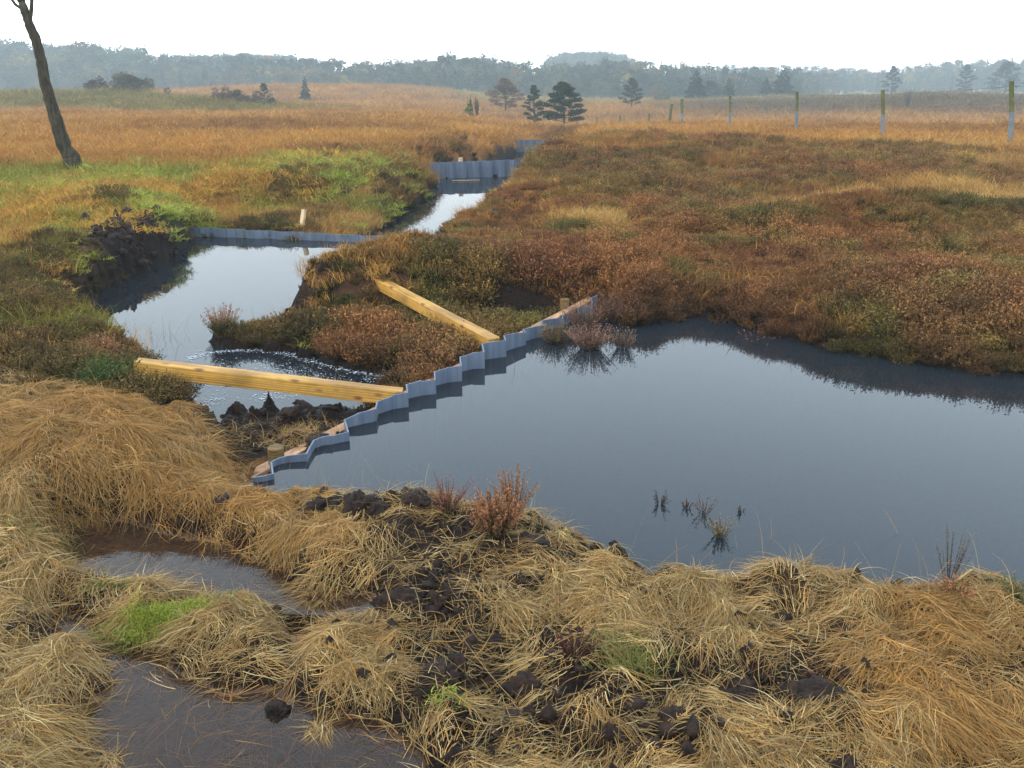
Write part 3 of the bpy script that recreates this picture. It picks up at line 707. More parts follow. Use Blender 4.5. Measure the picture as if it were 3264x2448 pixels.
# ------------------------------------------------------------------ instanced ground plants
def instancer(name, pts, rot, scl, idx, tint, variants, label, cat):
    me = bpy.data.meshes.new(name); me.vertices.add(len(pts)); me.vertices.foreach_set('co', np.asarray(pts, np.float32).ravel())
    def at(n_, ty, fld, d):
        a = me.attributes.new(n_, ty, 'POINT'); a.data.foreach_set(fld, np.ascontiguousarray(d).ravel())
    at('rot', 'FLOAT_VECTOR', 'vector', np.asarray(rot, np.float32)); at('scl', 'FLOAT_VECTOR', 'vector', np.asarray(scl, np.float32))
    at('idx', 'INT', 'value', np.asarray(idx, np.int32)); t = np.ones((len(pts), 4), np.float32); t[:, :3] = tint; at('tint', 'FLOAT_COLOR', 'color', t)
    coll = bpy.data.collections.new(name + '_kinds')
    for k, v in enumerate(variants): v.name = '%s_kind_%02d' % (name, k); coll.objects.link(v)
    o = bpy.data.objects.new(name, me); COL.objects.link(o)
    g = bpy.data.node_groups.new(name, 'GeometryNodeTree')
    g.interface.new_socket('Geometry', in_out='INPUT', socket_type='NodeSocketGeometry'); g.interface.new_socket('Geometry', in_out='OUTPUT', socket_type='NodeSocketGeometry')
    n, l = g.nodes, g.links; gi = n.new('NodeGroupInput'); go = n.new('NodeGroupOutput')
    ci = n.new('GeometryNodeCollectionInfo'); ci.inputs['Collection'].default_value = coll; ci.inputs['Separate Children'].default_value = True; ci.inputs['Reset Children'].default_value = True
    ip = n.new('GeometryNodeInstanceOnPoints'); ip.inputs['Pick Instance'].default_value = True
    def na(nm, ty):
        a = n.new('GeometryNodeInputNamedAttribute'); a.data_type = ty; a.inputs[0].default_value = nm; return a.outputs[0]
    l.new(gi.outputs[0], ip.inputs['Points']); l.new(ci.outputs[0], ip.inputs['Instance'])
    l.new(na('idx', 'INT'), ip.inputs['Instance Index'])
    er = n.new('FunctionNodeEulerToRotation'); l.new(na('rot', 'FLOAT_VECTOR'), er.inputs[0]); l.new(er.outputs[0], ip.inputs['Rotation'])
    l.new(na('scl', 'FLOAT_VECTOR'), ip.inputs['Scale']); l.new(ip.outputs[0], go.inputs[0])
    md = o.modifiers.new('scatter', 'NODES'); md.node_group = g
    tag(o, label, cat, kind='stuff'); return o

def blades(root, az, L, e0, droop, w, col, segs=4, clampH=True, side=None, eps=None):
    """grass blades as tapered strips; returns V, F, C"""
    n_ = len(az); t = np.linspace(0, 1, segs + 1)[None, :]
    hx, hy = np.sin(az)[:, None], np.cos(az)[:, None]; L_ = L[:, None]
    bend = rng.normal(0, .22, (n_, 1)) * t ** 2
    hor = L_ * np.cos(e0)[:, None] * t; ver = L_ * (np.sin(e0)[:, None] * t - droop[:, None] * t ** 2)
    X = root[:, 0:1] + hx * hor + hy * bend * L_; Y = root[:, 1:2] + hy * hor - hx * bend * L_; Zc = root[:, 2:3] + ver
    if clampH:
        h = H(X.ravel(), Y.ravel()).reshape(X.shape) + (eps[:, None] if eps is not None else .004)
        Zc = np.maximum(Zc, h)
    ww = (w[:, None] * (1 - .85 * t ** 1.5)) / 2
    tw = rng.uniform(-.9, .9, (n_, 1))
    ox, oy, oz = hy * np.cos(tw) * ww, -hx * np.cos(tw) * ww, np.sin(tw) * ww
    A = np.stack([X - ox, Y - oy, Zc - oz], -1); B = np.stack([X + ox, Y + oy, Zc + oz], -1)
    V = np.stack([A, B], 2).reshape(-1, 3)
    b = (np.arange(n_) * (segs + 1) * 2)[:, None] + (np.arange(segs) * 2)[None, :]
    F = np.stack([b, b + 1, b + 3, b + 2], -1).reshape(-1, 4)
    C = np.repeat(col[:, None, :], (segs + 1) * 2, 1).reshape(-1, 3)
    return V, F, C
class Acc:
    def __init__(s): s.V = []; s.F = []; s.C = []; s.n = 0
    def add(s, V, F, C): s.V.append(V); s.F.append(F + s.n); s.C.append(C); s.n += len(V)
    def obj(s, name, mat, **k): return mk(name, np.concatenate(s.V), np.concatenate(s.F), mat, np.concatenate(s.C), **k)

# --- heather clump: sprigs of stems and tiny leaf/floret quads
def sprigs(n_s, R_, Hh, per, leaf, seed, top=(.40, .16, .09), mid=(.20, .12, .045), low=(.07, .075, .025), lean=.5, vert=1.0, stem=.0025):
    rg = np.random.default_rng(seed); V = []; F = []; C = []
    a = Acc()
    az = rg.uniform(0, 2 * np.pi, n_s); rr = R_ * np.sqrt(rg.uniform(0, 1, n_s)) * .8
    bx, by = rr * np.cos(az), rr * np.sin(az); ln = rg.uniform(.1, lean, n_s) * (rr / R_ + .25)
    hh = Hh * rg.uniform(.6, 1.1, n_s) * (1 - .35 * (rr / R_) ** 2); rot = az + rg.normal(0, .6, n_s)
    tx, ty = bx + np.cos(rot) * ln * hh, by + np.sin(rot) * ln * hh
    t = np.linspace(0.25, 1, per)[None, :] + rg.uniform(-.03, .03, (n_s, per)); t = np.clip(t, 0, 1)
    px = bx[:, None] * .4 * (1 - t) + (bx + (tx - bx) * t.T).T * t if False else bx[:, None] * (.4 + .6 * t) + (tx - bx)[:, None] * t
    py = by[:, None] * (.4 + .6 * t) + (ty - by)[:, None] * t; pz = hh[:, None] * (t ** .9)
    N = n_s * per; c = np.stack([px, py, pz], -1).reshape(N, 3) + rg.normal(0, leaf * .45, (N, 3))
    d1 = rg.normal(0, 1, (N, 3)); d1[:, 2] = np.abs(d1[:, 2]) * vert; d1 /= np.linalg.norm(d1, axis=1)[:, None]
    d2 = np.cross(d1, rg.normal(0, 1, (N, 3))); d2 /= np.linalg.norm(d2, axis=1)[:, None]
    s_ = (leaf * rg.uniform(.6, 1.3, N))[:, None]
    Q = np.stack([c - d1 * s_, c - d2 * s_ * .5, c + d1 * s_, c + d2 * s_ * .5], 1).reshape(-1, 3)
    Fq = np.arange(N * 4).reshape(-1, 4)
    tt = np.clip(t.reshape(-1) + rg.normal(0, .08, N), 0, 1)[:, None]
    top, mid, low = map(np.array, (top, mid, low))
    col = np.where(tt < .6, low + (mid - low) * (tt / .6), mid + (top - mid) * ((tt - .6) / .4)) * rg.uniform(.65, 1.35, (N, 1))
    a.add(Q, Fq, np.repeat(col, 4, 0))
    # stems
    S0 = np.stack([bx * .4, by * .4, np.zeros(n_s)], -1); S1 = np.stack([tx, ty, hh], -1)
    pr = np.stack([-np.sin(rot), np.cos(rot), np.zeros(n_s)], -1) * stem
    Q = np.stack([S0 - pr, S0 + pr, S1 + pr * .3, S1 - pr * .3], 1).reshape(-1, 3)
    a.add(Q, np.arange(n_s * 4).reshape(-1, 4), np.tile(np.array([[.09, .055, .035]]), (n_s * 4, 1)))
    return a
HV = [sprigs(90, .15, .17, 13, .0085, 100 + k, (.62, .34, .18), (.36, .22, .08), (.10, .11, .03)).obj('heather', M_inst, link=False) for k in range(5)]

def polar(n_, d0, d1, amax=44, pw=1.0):
    D = np.exp(rng.uniform(math.log(d0), math.log(d1), n_)) if pw == 0 else (d0 ** pw + (d1 ** pw - d0 ** pw) * rng.uniform(0, 1, n_)) ** (1 / pw)
    a = np.radians(rng.uniform(-amax, amax, n_)); return D * np.sin(a), D * np.cos(a)
def scatter_heather():
    x1, y1 = polar(30000, 5, 14, 42, 1.6); x2, y2 = polar(26000, 14, 34, 40, .8)
    x, y = np.concatenate([x1, x2]), np.concatenate([y1, y2])
    c = cover(x, y); wd = wdist(x, y); D = np.hypot(x, y)
    p = c['heather'] - 2.2 * np.clip(c['pale'] - .1, 0, 1) - c['peat'] * 1.1
    p = p * (.35 + 1.1 * sstep(.25, .6, c['n2']))
    keep = (rng.uniform(0, 1, len(x)) < p) & (wd > np.where((y < 9.0) & (x < -.3), .07, -.02)) & (c['fore'] < .5) & (ddist(x, y) > .17)
    # left bank top (near side) heather is added explicitly
    xb, yb = polar(2500, 4.6, 9, 42, 1.5); cb = cover(xb, yb); pb = blobs(xb, yb, [B_heather[k] for k in (8, 9, 10, 14, 15)])
    kb = (rng.uniform(0, 1, len(xb)) < pb * .8) & (wdist(xb, yb) > .03) & (cb['fore'] > .5)
    x, y = np.concatenate([x[keep], xb[kb]]), np.concatenate([y[keep], yb[kb]])
    c = cover(x, y); D = np.hypot(x, y); wd = wdist(x, y); z = H(x, y) - .03; n_ = len(x)
    s = rng.uniform(.6, 1.15, n_) * np.where(D > 12, 1 + (D - 12) * .03, 1) * (.55 + .65 * sstep(.3, .7, c['n1']))
    s *= .8 + .2 * sstep(0, .4, wd); s *= np.where((x < -1.9) & (y > 5.5), .75, 1); s *= np.where(sdf(LOWS[2][0], x, y) < .05, 1.05, 1)
    # colour of each clump
    nA = fbm(x * 1.1, y * 1.1, 71, 3); nB = fbm(x * 2.5, y * 2.5, 73, 3); nC = fbm(x * .4, y * .4, 77, 3)
    rust, brown, green, redd, gold = C_(1.15, .92, .74), C_(.85, .80, .70), C_(.55, .95, .55), C_(.85, .58, .6), C_(1.05, 1.3, .8)
    t = rust[None] * np.ones((n_, 1))
    def mixc(t, col, w): w = np.clip(w, 0, 1)[:, None]; return t * (1 - w) + col * w
    t = mixc(t, brown, sstep(.4, .58, nC) * .9); t = mixc(t, gold, sstep(.52, .66, nA) * .55); t = mixc(t, green, sstep(.55, .7, nB) * .65 + c['dark'] * .7)
    t = mixc(t, redd, sstep(.6, .72, fbm(x * .9, y * .9, 79, 3)) * .7)
    left = (x < np.interp(y, [6, 12, 20], [-1.7, -1.5, -.5])) ; t[left] = mixc(t[left], C_(.5, .72, .5), np.full(left.sum(), .5)) * .85
    t *= C_(.74, .71, .55) * rng.uniform(.5, 1.45, (n_, 1)) * (1 - .35 * np.clip(c['dark'], 0, 1))[:, None]
    t = mixc(t, t * .6, 1 - sstep(.05, .3, wd))
    rot = np.stack([rng.normal(0, .15, n_), rng.normal(0, .15, n_), rng.uniform(0, 6.28, n_)], -1)
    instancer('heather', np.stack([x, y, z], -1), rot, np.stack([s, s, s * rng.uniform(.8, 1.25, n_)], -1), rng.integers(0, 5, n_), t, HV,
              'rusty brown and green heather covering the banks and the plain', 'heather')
scatter_heather()

# --- grass tufts for the plain
def tuft(n_b, R_, Ln, seed, w=.004, cols=None, e=(.9, 1.45), droop=(.2, .7), segs=3):
    st = rng.bit_generator.state
    az = rng.uniform(0, 2 * np.pi, n_b); rr = R_ * np.sqrt(rng.uniform(0, 1, n_b)); a2 = rng.uniform(0, 6.28, n_b)
    root = np.stack([rr * np.cos(a2), rr * np.sin(a2), np.zeros(n_b)], -1)
    col = cols[rng.integers(0, len(cols), n_b)] * rng.uniform(.7, 1.3, (n_b, 1))
    a = Acc(); a.add(*blades(root, az, Ln * rng.uniform(.5, 1.1, n_b), rng.uniform(e[0], e[1], n_b), rng.uniform(droop[0], droop[1], n_b), w * rng.uniform(.7, 1.4, n_b), col, segs, clampH=False))
    return a
GC = np.array([(.60, .27, .05), (.52, .21, .035), (.66, .36, .09), (.40, .17, .04)])
GV = [tuft(60, .16, .30, k, .007, GC).obj('grass', M_inst, link=False) for k in range(5)]
GG = np.array([(.30, .36, .04), (.42, .44, .06), (.20, .26, .03), (.50, .40, .09)])
GM = [tuft(80, .15, .13, k, .007, GG, (.5, 1.3), (.2, .6)).obj('grass', M_inst, link=False) for k in range(4)]
def scatter_field():
    x, y = polar(66000, 8, 260, 42, 0); x2, y2 = polar(9000, 7, 24, 40, 1.0)
    x, y = np.concatenate([x, x2]), np.concatenate([y, y2])
    c = cover(x, y); wd = wdist(x, y); D = np.hypot(x, y)
    p = 1 - .85 * np.clip(c['heather'], 0, 1) + c['pale'] * 1.5 - c['peat'] * 2.2 - np.clip(c['green'], 0, 1) * .75
    p = p * (.5 + .8 * c['n2'])
    inr = (c['heath'] > .5) & (D < 22)
    p = np.where(inr & (c['pale'] < .15) & (c['peat'] < .3), .08 + .5 * sstep(.5, .68, fbm(x * .45, y * .45, 83, 3)), p)
    keep = (rng.uniform(0, 1, len(x)) < p) & (wd > .12) & (c['fore'] < .5) & (y > 6) & (ddist(x, y) > .2)
    x, y = x[keep], y[keep]; c = cover(x, y); D = np.hypot(x, y); n_ = len(x); z = H(x, y) - .02
    s = rng.uniform(.7, 1.25, n_) * np.clip(D / 16, .75, 7.0); sz = s * np.clip(16 / np.maximum(D, 16), .35, 1) ** .6
    nA = fbm(x * .18, y * .18, 91, 4); nB = fbm(x * .7, y * .7, 93, 3)
    t = np.ones((n_, 3)) * (.84 + .5 * nB)[:, None] * C_(1.08, 1.12, 1.1)
    def mixc(t, col, w): w = np.clip(w, 0, 1)[:, None]; return t * (1 - w) + col * w
    t = mixc(t, C_(.62, .60, .75), sstep(.5, .7, nA) * .8); t = mixc(t, C_(1.1, 1.3, 1.2), sstep(.55, .7, nB) * .5)
    t = mixc(t, C_(1.25, 1.6, 2.2), c['pale'] * 1.1)
    t = mixc(t, C_(.55, 1.1, .7), c['greenz'] * sstep(.45, .6, nB))
    sw = np.clip(sum(np.exp(-(((x - k[0]) / k[2] * .9) ** 2 + ((y - k[1] + 2) / k[3] * .9) ** 2)) for k in SW[:3]), 0, 1); t = mixc(t, C_(.55, .95, .7), sw * .85)
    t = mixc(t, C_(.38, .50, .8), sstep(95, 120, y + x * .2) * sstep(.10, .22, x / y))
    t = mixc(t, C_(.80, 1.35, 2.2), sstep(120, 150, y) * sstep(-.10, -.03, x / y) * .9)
    # bleached meadow and dark pools of shorter sward
    t *= rng.uniform(.8, 1.2, (n_, 1))
    rot = np.stack([rng.normal(0, .12, n_), rng.normal(0, .12, n_), rng.uniform(0, 6.28, n_)], -1)
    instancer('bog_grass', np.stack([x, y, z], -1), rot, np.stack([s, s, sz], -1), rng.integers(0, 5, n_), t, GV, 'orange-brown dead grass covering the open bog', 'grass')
    # green turf
    x, y = polar(26000, 7, 26, 42, 1.0); c = cover(x, y); wd = wdist(x, y)
    p = np.clip(c['green'] * 1.3 + c['greenz'] * .28, 0, 1) - .5 * np.clip(c['peat'], 0, 1)
    keep = (rng.uniform(0, 1, len(x)) < p) & (wd > .12) & (c['fore'] < .5)
    x, y = x[keep], y[keep]; n_ = len(x); z = H(x, y) - .01; D = np.hypot(x, y); s = rng.uniform(.8, 1.4, n_) * np.clip(D / 12, .8, 2)
    nB = fbm(x * .8, y * .8, 95, 3); nC = fbm(x * 1.7, y * 1.7, 97, 3)
    t = np.ones((n_, 3)) * (.8 + .6 * nC)[:, None]; t = mixc(t, C_(1.8, 1.0, 1.1), sstep(.55, .66, nB)) * 1.15; t *= rng.uniform(.8, 1.2, (n_, 1))
    rot = np.stack([rng.normal(0, .12, n_), rng.normal(0, .12, n_), rng.uniform(0, 6.28, n_)], -1)
    instancer('green_turf', np.stack([x, y, z], -1), rot, np.stack([s, s, s * .9], -1), rng.integers(0, 4, n_), t, GM, 'bright green mossy turf on the bank left of the ditch', 'turf')
scatter_field()

# ------------------------------------------------------------------ foreground straw
def straw():
    A = Acc()
    SC = np.array([(.56, .42, .18), (.46, .32, .12), (.64, .52, .27), (.38, .24, .09), (.50, .30, .09)])
    def colr(n_, gold): 
        c = SC[rng.choice(5, n_, p=[.3, .2, .2, .15, .15])] * rng.uniform(.6, 1.4, (n_, 1)) * C_(1.08, 1.0, .92)
        g = np.clip(gold + rng.normal(0, .3, n_), 0, 1)[:, None] * .85
        return c * (1 - g) + GOLD * C_(1.12, 1.0, .85) * rng.uniform(.6, 1.4, (n_, 1)) * g
    # combed tussocks
    for (cx, cy_, r, h) in TUS:
        n_ = int((260 + 5200 * r * r * 1.9 + 900 * r) * .75); flow = rng.uniform(-1.2, 1.2) + math.pi; iso = cx > .3
        ra = rng.uniform(0, 2 * np.pi, n_); rr = r * .75 * np.sqrt(rng.uniform(0, 1, n_)) ** 1.2
        x, y = cx + rr * np.cos(ra), cy_ + rr * np.sin(ra); z = H(x, y) + .002
        az = np.arctan2(np.cos(ra), np.sin(ra)) * 1.0 + rng.normal(0, .55, n_)
        k = rng.uniform(0, 1, n_) < (.85 if iso else .68); az[k] = flow + rng.normal(0, .35, k.sum())
        L = r * rng.uniform(.35, .95, n_) + .04; g = blobs(np.array([cx]), np.array([cy_]), F_gold)[0]
        col = colr(n_, np.full(n_, g * .8)); 
        if 0: pass
        A.add(*blades(np.stack([x, y, z], -1), az, L, rng.uniform(.0, .42, n_), rng.uniform(.3, .8, n_), rng.uniform(.0014, .0036, n_), col, 6, True, eps=rng.uniform(.002, .03, n_)))
    # combed bundles of laid straw
    bx, by = polar(8200, 1.3, 7.5, 50, 1.4); cb = cover(bx, by); wb = wdist(bx, by)
    k = (cb['fore'] > .5) & (wb > .01) & (rng.uniform(0, 1, len(bx)) < np.clip(1.05 - cb['peat'] * .95, .14, 1) * (1 - .8 * np.clip(blobs(bx, by, [B_heather[j] for j in (8, 9)]), 0, 1))); bx, by = bx[k], by[k]; nb = len(bx); m_ = 30; cb = cover(bx, by)
    baz = (fbm(bx * 1.4, by * 1.4, 141, 2) - .5) * 16 + rng.normal(0, .5, nb); bl = rng.uniform(.05, .16, nb); bs = rng.uniform(.6, 1.6, nb); bg_ = cb['gold'] * .8 + rng.normal(0, .25, nb)
    q_ = rng.normal(0, .022, (nb, m_)) * (1 + bl[:, None] * 3); al = rng.normal(0, .03, (nb, m_))
    x = (bx[:, None] + np.cos(baz)[:, None] * q_ + np.sin(baz)[:, None] * al).ravel(); y = (by[:, None] - np.sin(baz)[:, None] * q_ + np.cos(baz)[:, None] * al).ravel(); n_ = nb * m_
    az = (baz[:, None] + q_ * 4 + rng.normal(0, .32, (nb, m_))).ravel(); L = (bl[:, None] * rng.uniform(.6, 1.3, (nb, m_))).ravel()
    lift = np.repeat(rng.uniform(.004, .03, nb), m_) + rng.uniform(0, .01, n_)
    A.add(*blades(np.stack([x, y, H(x, y) + lift * .5], -1), az, L, rng.uniform(.0, .3, n_), rng.uniform(.2, .5, n_), rng.uniform(.0013, .0034, n_), colr(n_, np.repeat(bg_, m_)) * np.repeat(bs, m_)[:, None], 4, True, eps=lift))
    # matted flat straw over the near bank
    x, y = polar(230000, 1.2, 8.5, 50, 1.3); c = cover(x, y); wd = wdist(x, y); D = np.hypot(x, y)
    hn = sum([blobs(x, y, [B_heather[k]]) for k in (8, 9)])
    cl = fbm(x * 7, y * 7, 111, 3)
    p = (1.15 - c['peat'] * 1.05) * (.25 + 1.3 * sstep(.35, .62, cl)); p = np.maximum(p, .3) * (1 - .8 * np.clip(hn, 0, 1))
    p = p * (.35 + .65 * sstep(0, .1, wd)) * np.clip(1.9 - D * .2, .35, 1)
    keep = (rng.uniform(0, 1, len(x)) < p * .8) & (wd > -.01) & (c['fore'] > .5)
    x, y, D = x[keep], y[keep], D[keep]; n_ = len(x); c = cover(x, y)
    az = (fbm(x * 2.2, y * 2.2, 113, 2) - .5) * 14 + rng.normal(0, .55, n_)
    rnd = rng.uniform(0, 1, n_) < .3; az[rnd] = rng.uniform(0, 6.28, rnd.sum())
    L = rng.gamma(3.0, .024, n_) + .03
    up = rng.uniform(0, 1, n_) < .12
    e0 = np.where(up, rng.uniform(.5, 1.2, n_), rng.uniform(.02, .45, n_)); dr = np.where(up, rng.uniform(.2, .7, n_), rng.uniform(.2, .7, n_))
    z = H(x, y) + rng.uniform(0, .02, n_)
    A.add(*blades(np.stack([x, y, z], -1), az, L, e0, dr, rng.uniform(.0014, .0036, n_) * np.clip(D / 3, 1, 1.8), colr(n_, c['gold'] * .7), 4, True, eps=rng.uniform(.001, .022, n_)))
    # straw over the mud on the dam's far side and peninsula
    for (u, v, z0, r1, r2, n_, gold) in [(305,428,-.02,.26,.08,900,.3),(320,440,-.02,.2,.07,500,.2),(412,372,-.05,.12,.12,420,.8),(420,385,-.02,.1,.08,200,.7),(160,348,.3,.3,.1,300,.6),(235,452,.1,.1,.1,150,.6),(560,345,.05,.06,.06,40,.5)]:
        q_ = P(u, v, z0); x = q_[0] + rng.normal(0, r1, n_); y = q_[1] + rng.normal(0, r2, n_); z = H(x, y)
        A.add(*blades(np.stack([x, y, z], -1), rng.uniform(0, 6.28, n_), rng.uniform(.06, .2, n_), rng.uniform(.1, 1.2, n_), rng.uniform(.2, .9, n_), rng.uniform(.002, .004, n_), colr(n_, np.full(n_, gold)), 4, True))
    # thin stems standing in and by the pool, bits afloat on the pond
    for (u, v, z0, r1, r2, n_, l0, l1) in [(130,345,Z2,.25,.18,46,.15,.42),(165,335,Z2,.15,.12,20,.1,.3),(290,490,0,.2,.05,16,.1,.3),(700,545,0,.5,.2,7,.06,.2),(330,385,Z2,.3,.1,10,.1,.25),(450,375,0,.3,.1,8,.1,.3)]:
        q_ = P(u, v, z0); x = q_[0] + rng.normal(0, r1, n_); y = q_[1] + rng.normal(0, r2, n_)
        A.add(*blades(np.stack([x, y, np.full(n_, z0 - .02)], -1), rng.uniform(0, 6.28, n_), rng.uniform(l0, l1, n_), rng.uniform(.9, 1.5, n_), rng.uniform(.05, .35, n_), rng.uniform(.0015, .003, n_), colr(n_, np.full(n_, .3)) * .9, 5, False))
    # long single stalks
    n_ = 420; x, y = polar(n_, 1.8, 6.5, 34, 1.2); c = cover(x, y); k = (c['fore'] > .5) & (wdist(x, y) > -.02); x, y = x[k], y[k]; n_ = len(x)
    A.add(*blades(np.stack([x, y, H(x, y)], -1), rng.uniform(0, 6.28, n_), rng.uniform(.2, .42, n_), rng.uniform(.4, 1.35, n_), rng.uniform(.1, .5, n_), rng.uniform(.0014, .0026, n_), colr(n_, np.full(n_, .4)), 6, True))
    o = A.obj('straw', M_grass); tag(o, 'dry straw-coloured grass matted over the near bank', 'dry grass', kind='stuff')
    # drowned straw in the puddles
    B = Acc(); xs = []; 
    x = rng.uniform(-3, 1.2, 30000); y = rng.uniform(1.6, 4.5, 30000); s_ = np.minimum(sdf(pudA, x, y), sdf(pudB, x, y))
    cl = fbm(x * 3, y * 3, 121, 3); k = (s_ < 0) & (rng.uniform(0, 1, len(x)) < .05 + .5 * sstep(.42, .65, cl)); x, y = x[k], y[k]; n_ = len(x)
    z = np.minimum(H(x, y) + rng.uniform(0, .02, n_), ZP - .003)
    B.add(*blades(np.stack([x, y, z], -1), (fbm(x * 1.5, y * 1.5, 123, 2) - .5) * 12 + rng.normal(0, .6, n_), rng.uniform(.06, .2, n_), rng.uniform(0, .06, n_), rng.uniform(0, .05, n_), rng.uniform(.0018, .0035, n_), colr(n_, np.full(n_, .3)) * C_(1.15, .95, .8), 4, True, eps=rng.uniform(.001, .006, n_)))
    n_ = 260; x = rng.uniform(-3, 1.2, n_ * 6); y = rng.uniform(1.6, 4.5, n_ * 6); k = np.minimum(sdf(pudA, x, y), sdf(pudB, x, y)) < -.01; x, y = x[k][:n_], y[k][:n_]; n_ = len(x)
    B.add(*blades(np.stack([x, y, np.full(n_, ZP + .001)], -1), rng.uniform(0, 6.28, n_), rng.uniform(.04, .17, n_), np.full(n_, .01), np.full(n_, .0), rng.uniform(.0014, .0026, n_), colr(n_, np.full(n_, .3)) * .85, 3, False))
    o = B.obj('drowned_straw', M_grass); tag(o, 'brown straw lying drowned and floating in the shallow puddles', 'straw', kind='stuff')
    # short green grass / moss in the foreground
    G = Acc()
    for (a, b, z0, r1, r2, n_, L, pal) in [(340,1345,.11,.075,.035,6500,.022,1),(420,1300,.14,.08,.02,900,.04,0),(260,1335,.14,.07,.04,700,.05,0),(240,1272,.12,.05,.02,400,.04,0),(1340,1420,.16,.05,.04,260,.10,0),(1400,1440,.14,.06,.04,130,.08,0),
                                     (960,1490,.2,.03,.02,120,.03,1),(240,770,.35,.14,.06,900,.12,2),(2200,1265,.2,.05,.04,500,.06,2),(60,1090,.3,.1,.06,200,.1,0),(500,1200,.3,.02,.02,10,.1,0)]:
        q_ = P(a * S, b * S, z0); x = q_[0] + rng.normal(0, r1, n_); y = q_[1] + rng.normal(0, r2, n_); z = H(x, y) + (rng.uniform(0.01, .055, n_) if pal == 1 else .01)
        pc = [np.array([(.24, .24, .05), (.34, .32, .08), (.16, .2, .04)]), np.array([(.38, .46, .04), (.28, .38, .04), (.46, .46, .07)]), np.array([(.07, .14, .03), (.1, .17, .03), (.05, .1, .02)])][pal]
        G.add(*blades(np.stack([x, y, z], -1), rng.uniform(0, 6.28, n_), L * rng.uniform(.6, 1.3, n_), rng.uniform(.4, 1.4, n_), rng.uniform(.1, .5, n_), rng.uniform(.002, .004, n_), pc[rng.integers(0, 3, n_)] * rng.uniform(.7, 1.3, (n_, 1)), 3, True))
    o = G.obj('moss', M_grass); tag(o, 'bright green moss and young grass among the straw', 'moss', kind='stuff')
straw()

# ------------------------------------------------------------------ peat clods
def clod(p, r, sq, label=None, group=None, sharp=0, seed=0, mat=None, name='peat_clod', cat='peat clod', link=True):
    import bmesh
    bm = bmesh.new(); bmesh.ops.create_icosphere(bm, subdivisions=4, radius=1)
    for v in bm.verts:
        d = v.co.normalized(); q_ = d * 1.3 + Vector((seed * 7.3, seed * 3.1, seed))
        k = 1 + .45 * mnoise.noise(q_) + .28 * mnoise.noise(q_ * 2.7) + .16 * mnoise.noise(q_ * 6) + .08 * mnoise.noise(q_ * 13)
        v.co = Vector((d.x * sq[0], d.y * sq[1], d.z * sq[2])) * k * r
        if sharp and v.co.z > 0:
            f = v.co.z / (sq[2] * r); v.co.x *= max(.12, 1 - sharp * f * .8); v.co.y *= max(.12, 1 - sharp * f * .8)
    me = bpy.data.meshes.new(name); bm.to_mesh(me); bm.free()
    me.polygons.foreach_set('use_smooth', [True] * len(me.polygons)); me.materials.append(mat or M_peat)
    o = bpy.data.objects.new(name, me); COL.objects.link(o); o.location = p; o.rotation_euler = (0, 0, seed * 1.7)
    if label: tag(o, label, cat, group)
    return o
CL = [((585,893),-.13,.075,(1,.8,1.6),.75,'pointed black peat clod under the yellow brace'),
      ((512,900),-.12,.085,(1.15,1,1.05),.3,'ridged dark peat clod left of the pointed one'),
      ((665,893),-.12,.08,(1.5,.9,.8),.2,'grey-brown peat clod right of the pointed one'),
      ((705,880),-.1,.065,(1.3,.9,.7),0,'small reddish peat clod below the right end of the brace'),
      ((748,888),-.1,.08,(1.5,.9,.6),.1,'flat peat clod nearest the dam, right of the heap'),
      ((570,930),-.05,.085,(1.5,.9,.5),0,'low peat clod in front of the clod heap'),
      ((478,925),-.02,.07,(1.1,.9,.7),0,'rounded peat clod at the left of the heap beside straw'),
      ((690,950),-.01,.07,(1.3,1,.6),0,'dark peat clod beside the straw patch behind the dam'),
      ((650,868),-.12,.04,(1.4,.8,.7),0,'wet peat clod at the foam edge'),
      ((625,912),-.08,.08,(1.5,.8,.5),0,'flat peat clod amid the heap under the brace'),
      ((700,1098),.17,.05,(1.3,1,.9),0,'crumbly peat clod at the left end of the near shore row'),
      ((775,1095),.18,.075,(1.3,1,.8),.1,'broad dark peat clod in the middle of the near shore row'),
      ((820,1108),.17,.05,(1.2,1,.8),0,'small peat clod right of the broad shore one'),
      ((900,1100),.17,.055,(1.4,1,.7),0,'brown peat clod left of the pink heather bush'),
      ((865,1300),.15,.075,(1.3,1,.8),.1,'large wet peat clod at the puddle tip'),
      ((595,1505),.10,.035,(1.2,1,.9),0,'small peat lump standing in the lower puddle'),
      ((700,1530+-60),.14,.03,(1.2,1,.8),0,'peat lump in straw above the lower puddle'),
      ((1150,1205),.1,.05,(1.5,1,.5),0,'flat brown peat lump on the mud shelf by the pond'),
      ((1600,1440),.2,.07,(1.5,1,.7),0,'black peat clod in the hollow of the straw bank'),
      ((1780,1500),.18,.07,(1.3,1,.7),0,'glistening black peat clod at the right of the hollow'),
      ((1460,1510),.2,.05,(1.3,1,.7),0,'black peat clod at the left of the hollow'),
      ((1130,1435),.18,.05,(1.3,1,.7),0,'dark peat clod below the red-brown heather twig'),
      ((950,1430),.17,.05,(1.3,1,.6),0,'peat lump in straw right of the lower puddle'),
      ((1840,1635),.2,.04,(1.1,1,.8),0,'small black clod near the bottom edge in golden straw'),
      ((1700,1245),.3,.04,(1.2,1,.6),0,'little grey clod on the crest of the straw bank')]
for k, ((a, b), z, r, sq, sh, lb) in enumerate(CL):
    p = P(a * S, b * S, z); p[2] = max(Hs(p[0], p[1]), -.14) + r * .1
    clod(p, r, sq, lb, 'peat clods thrown up by the digging', sh, k + 1)
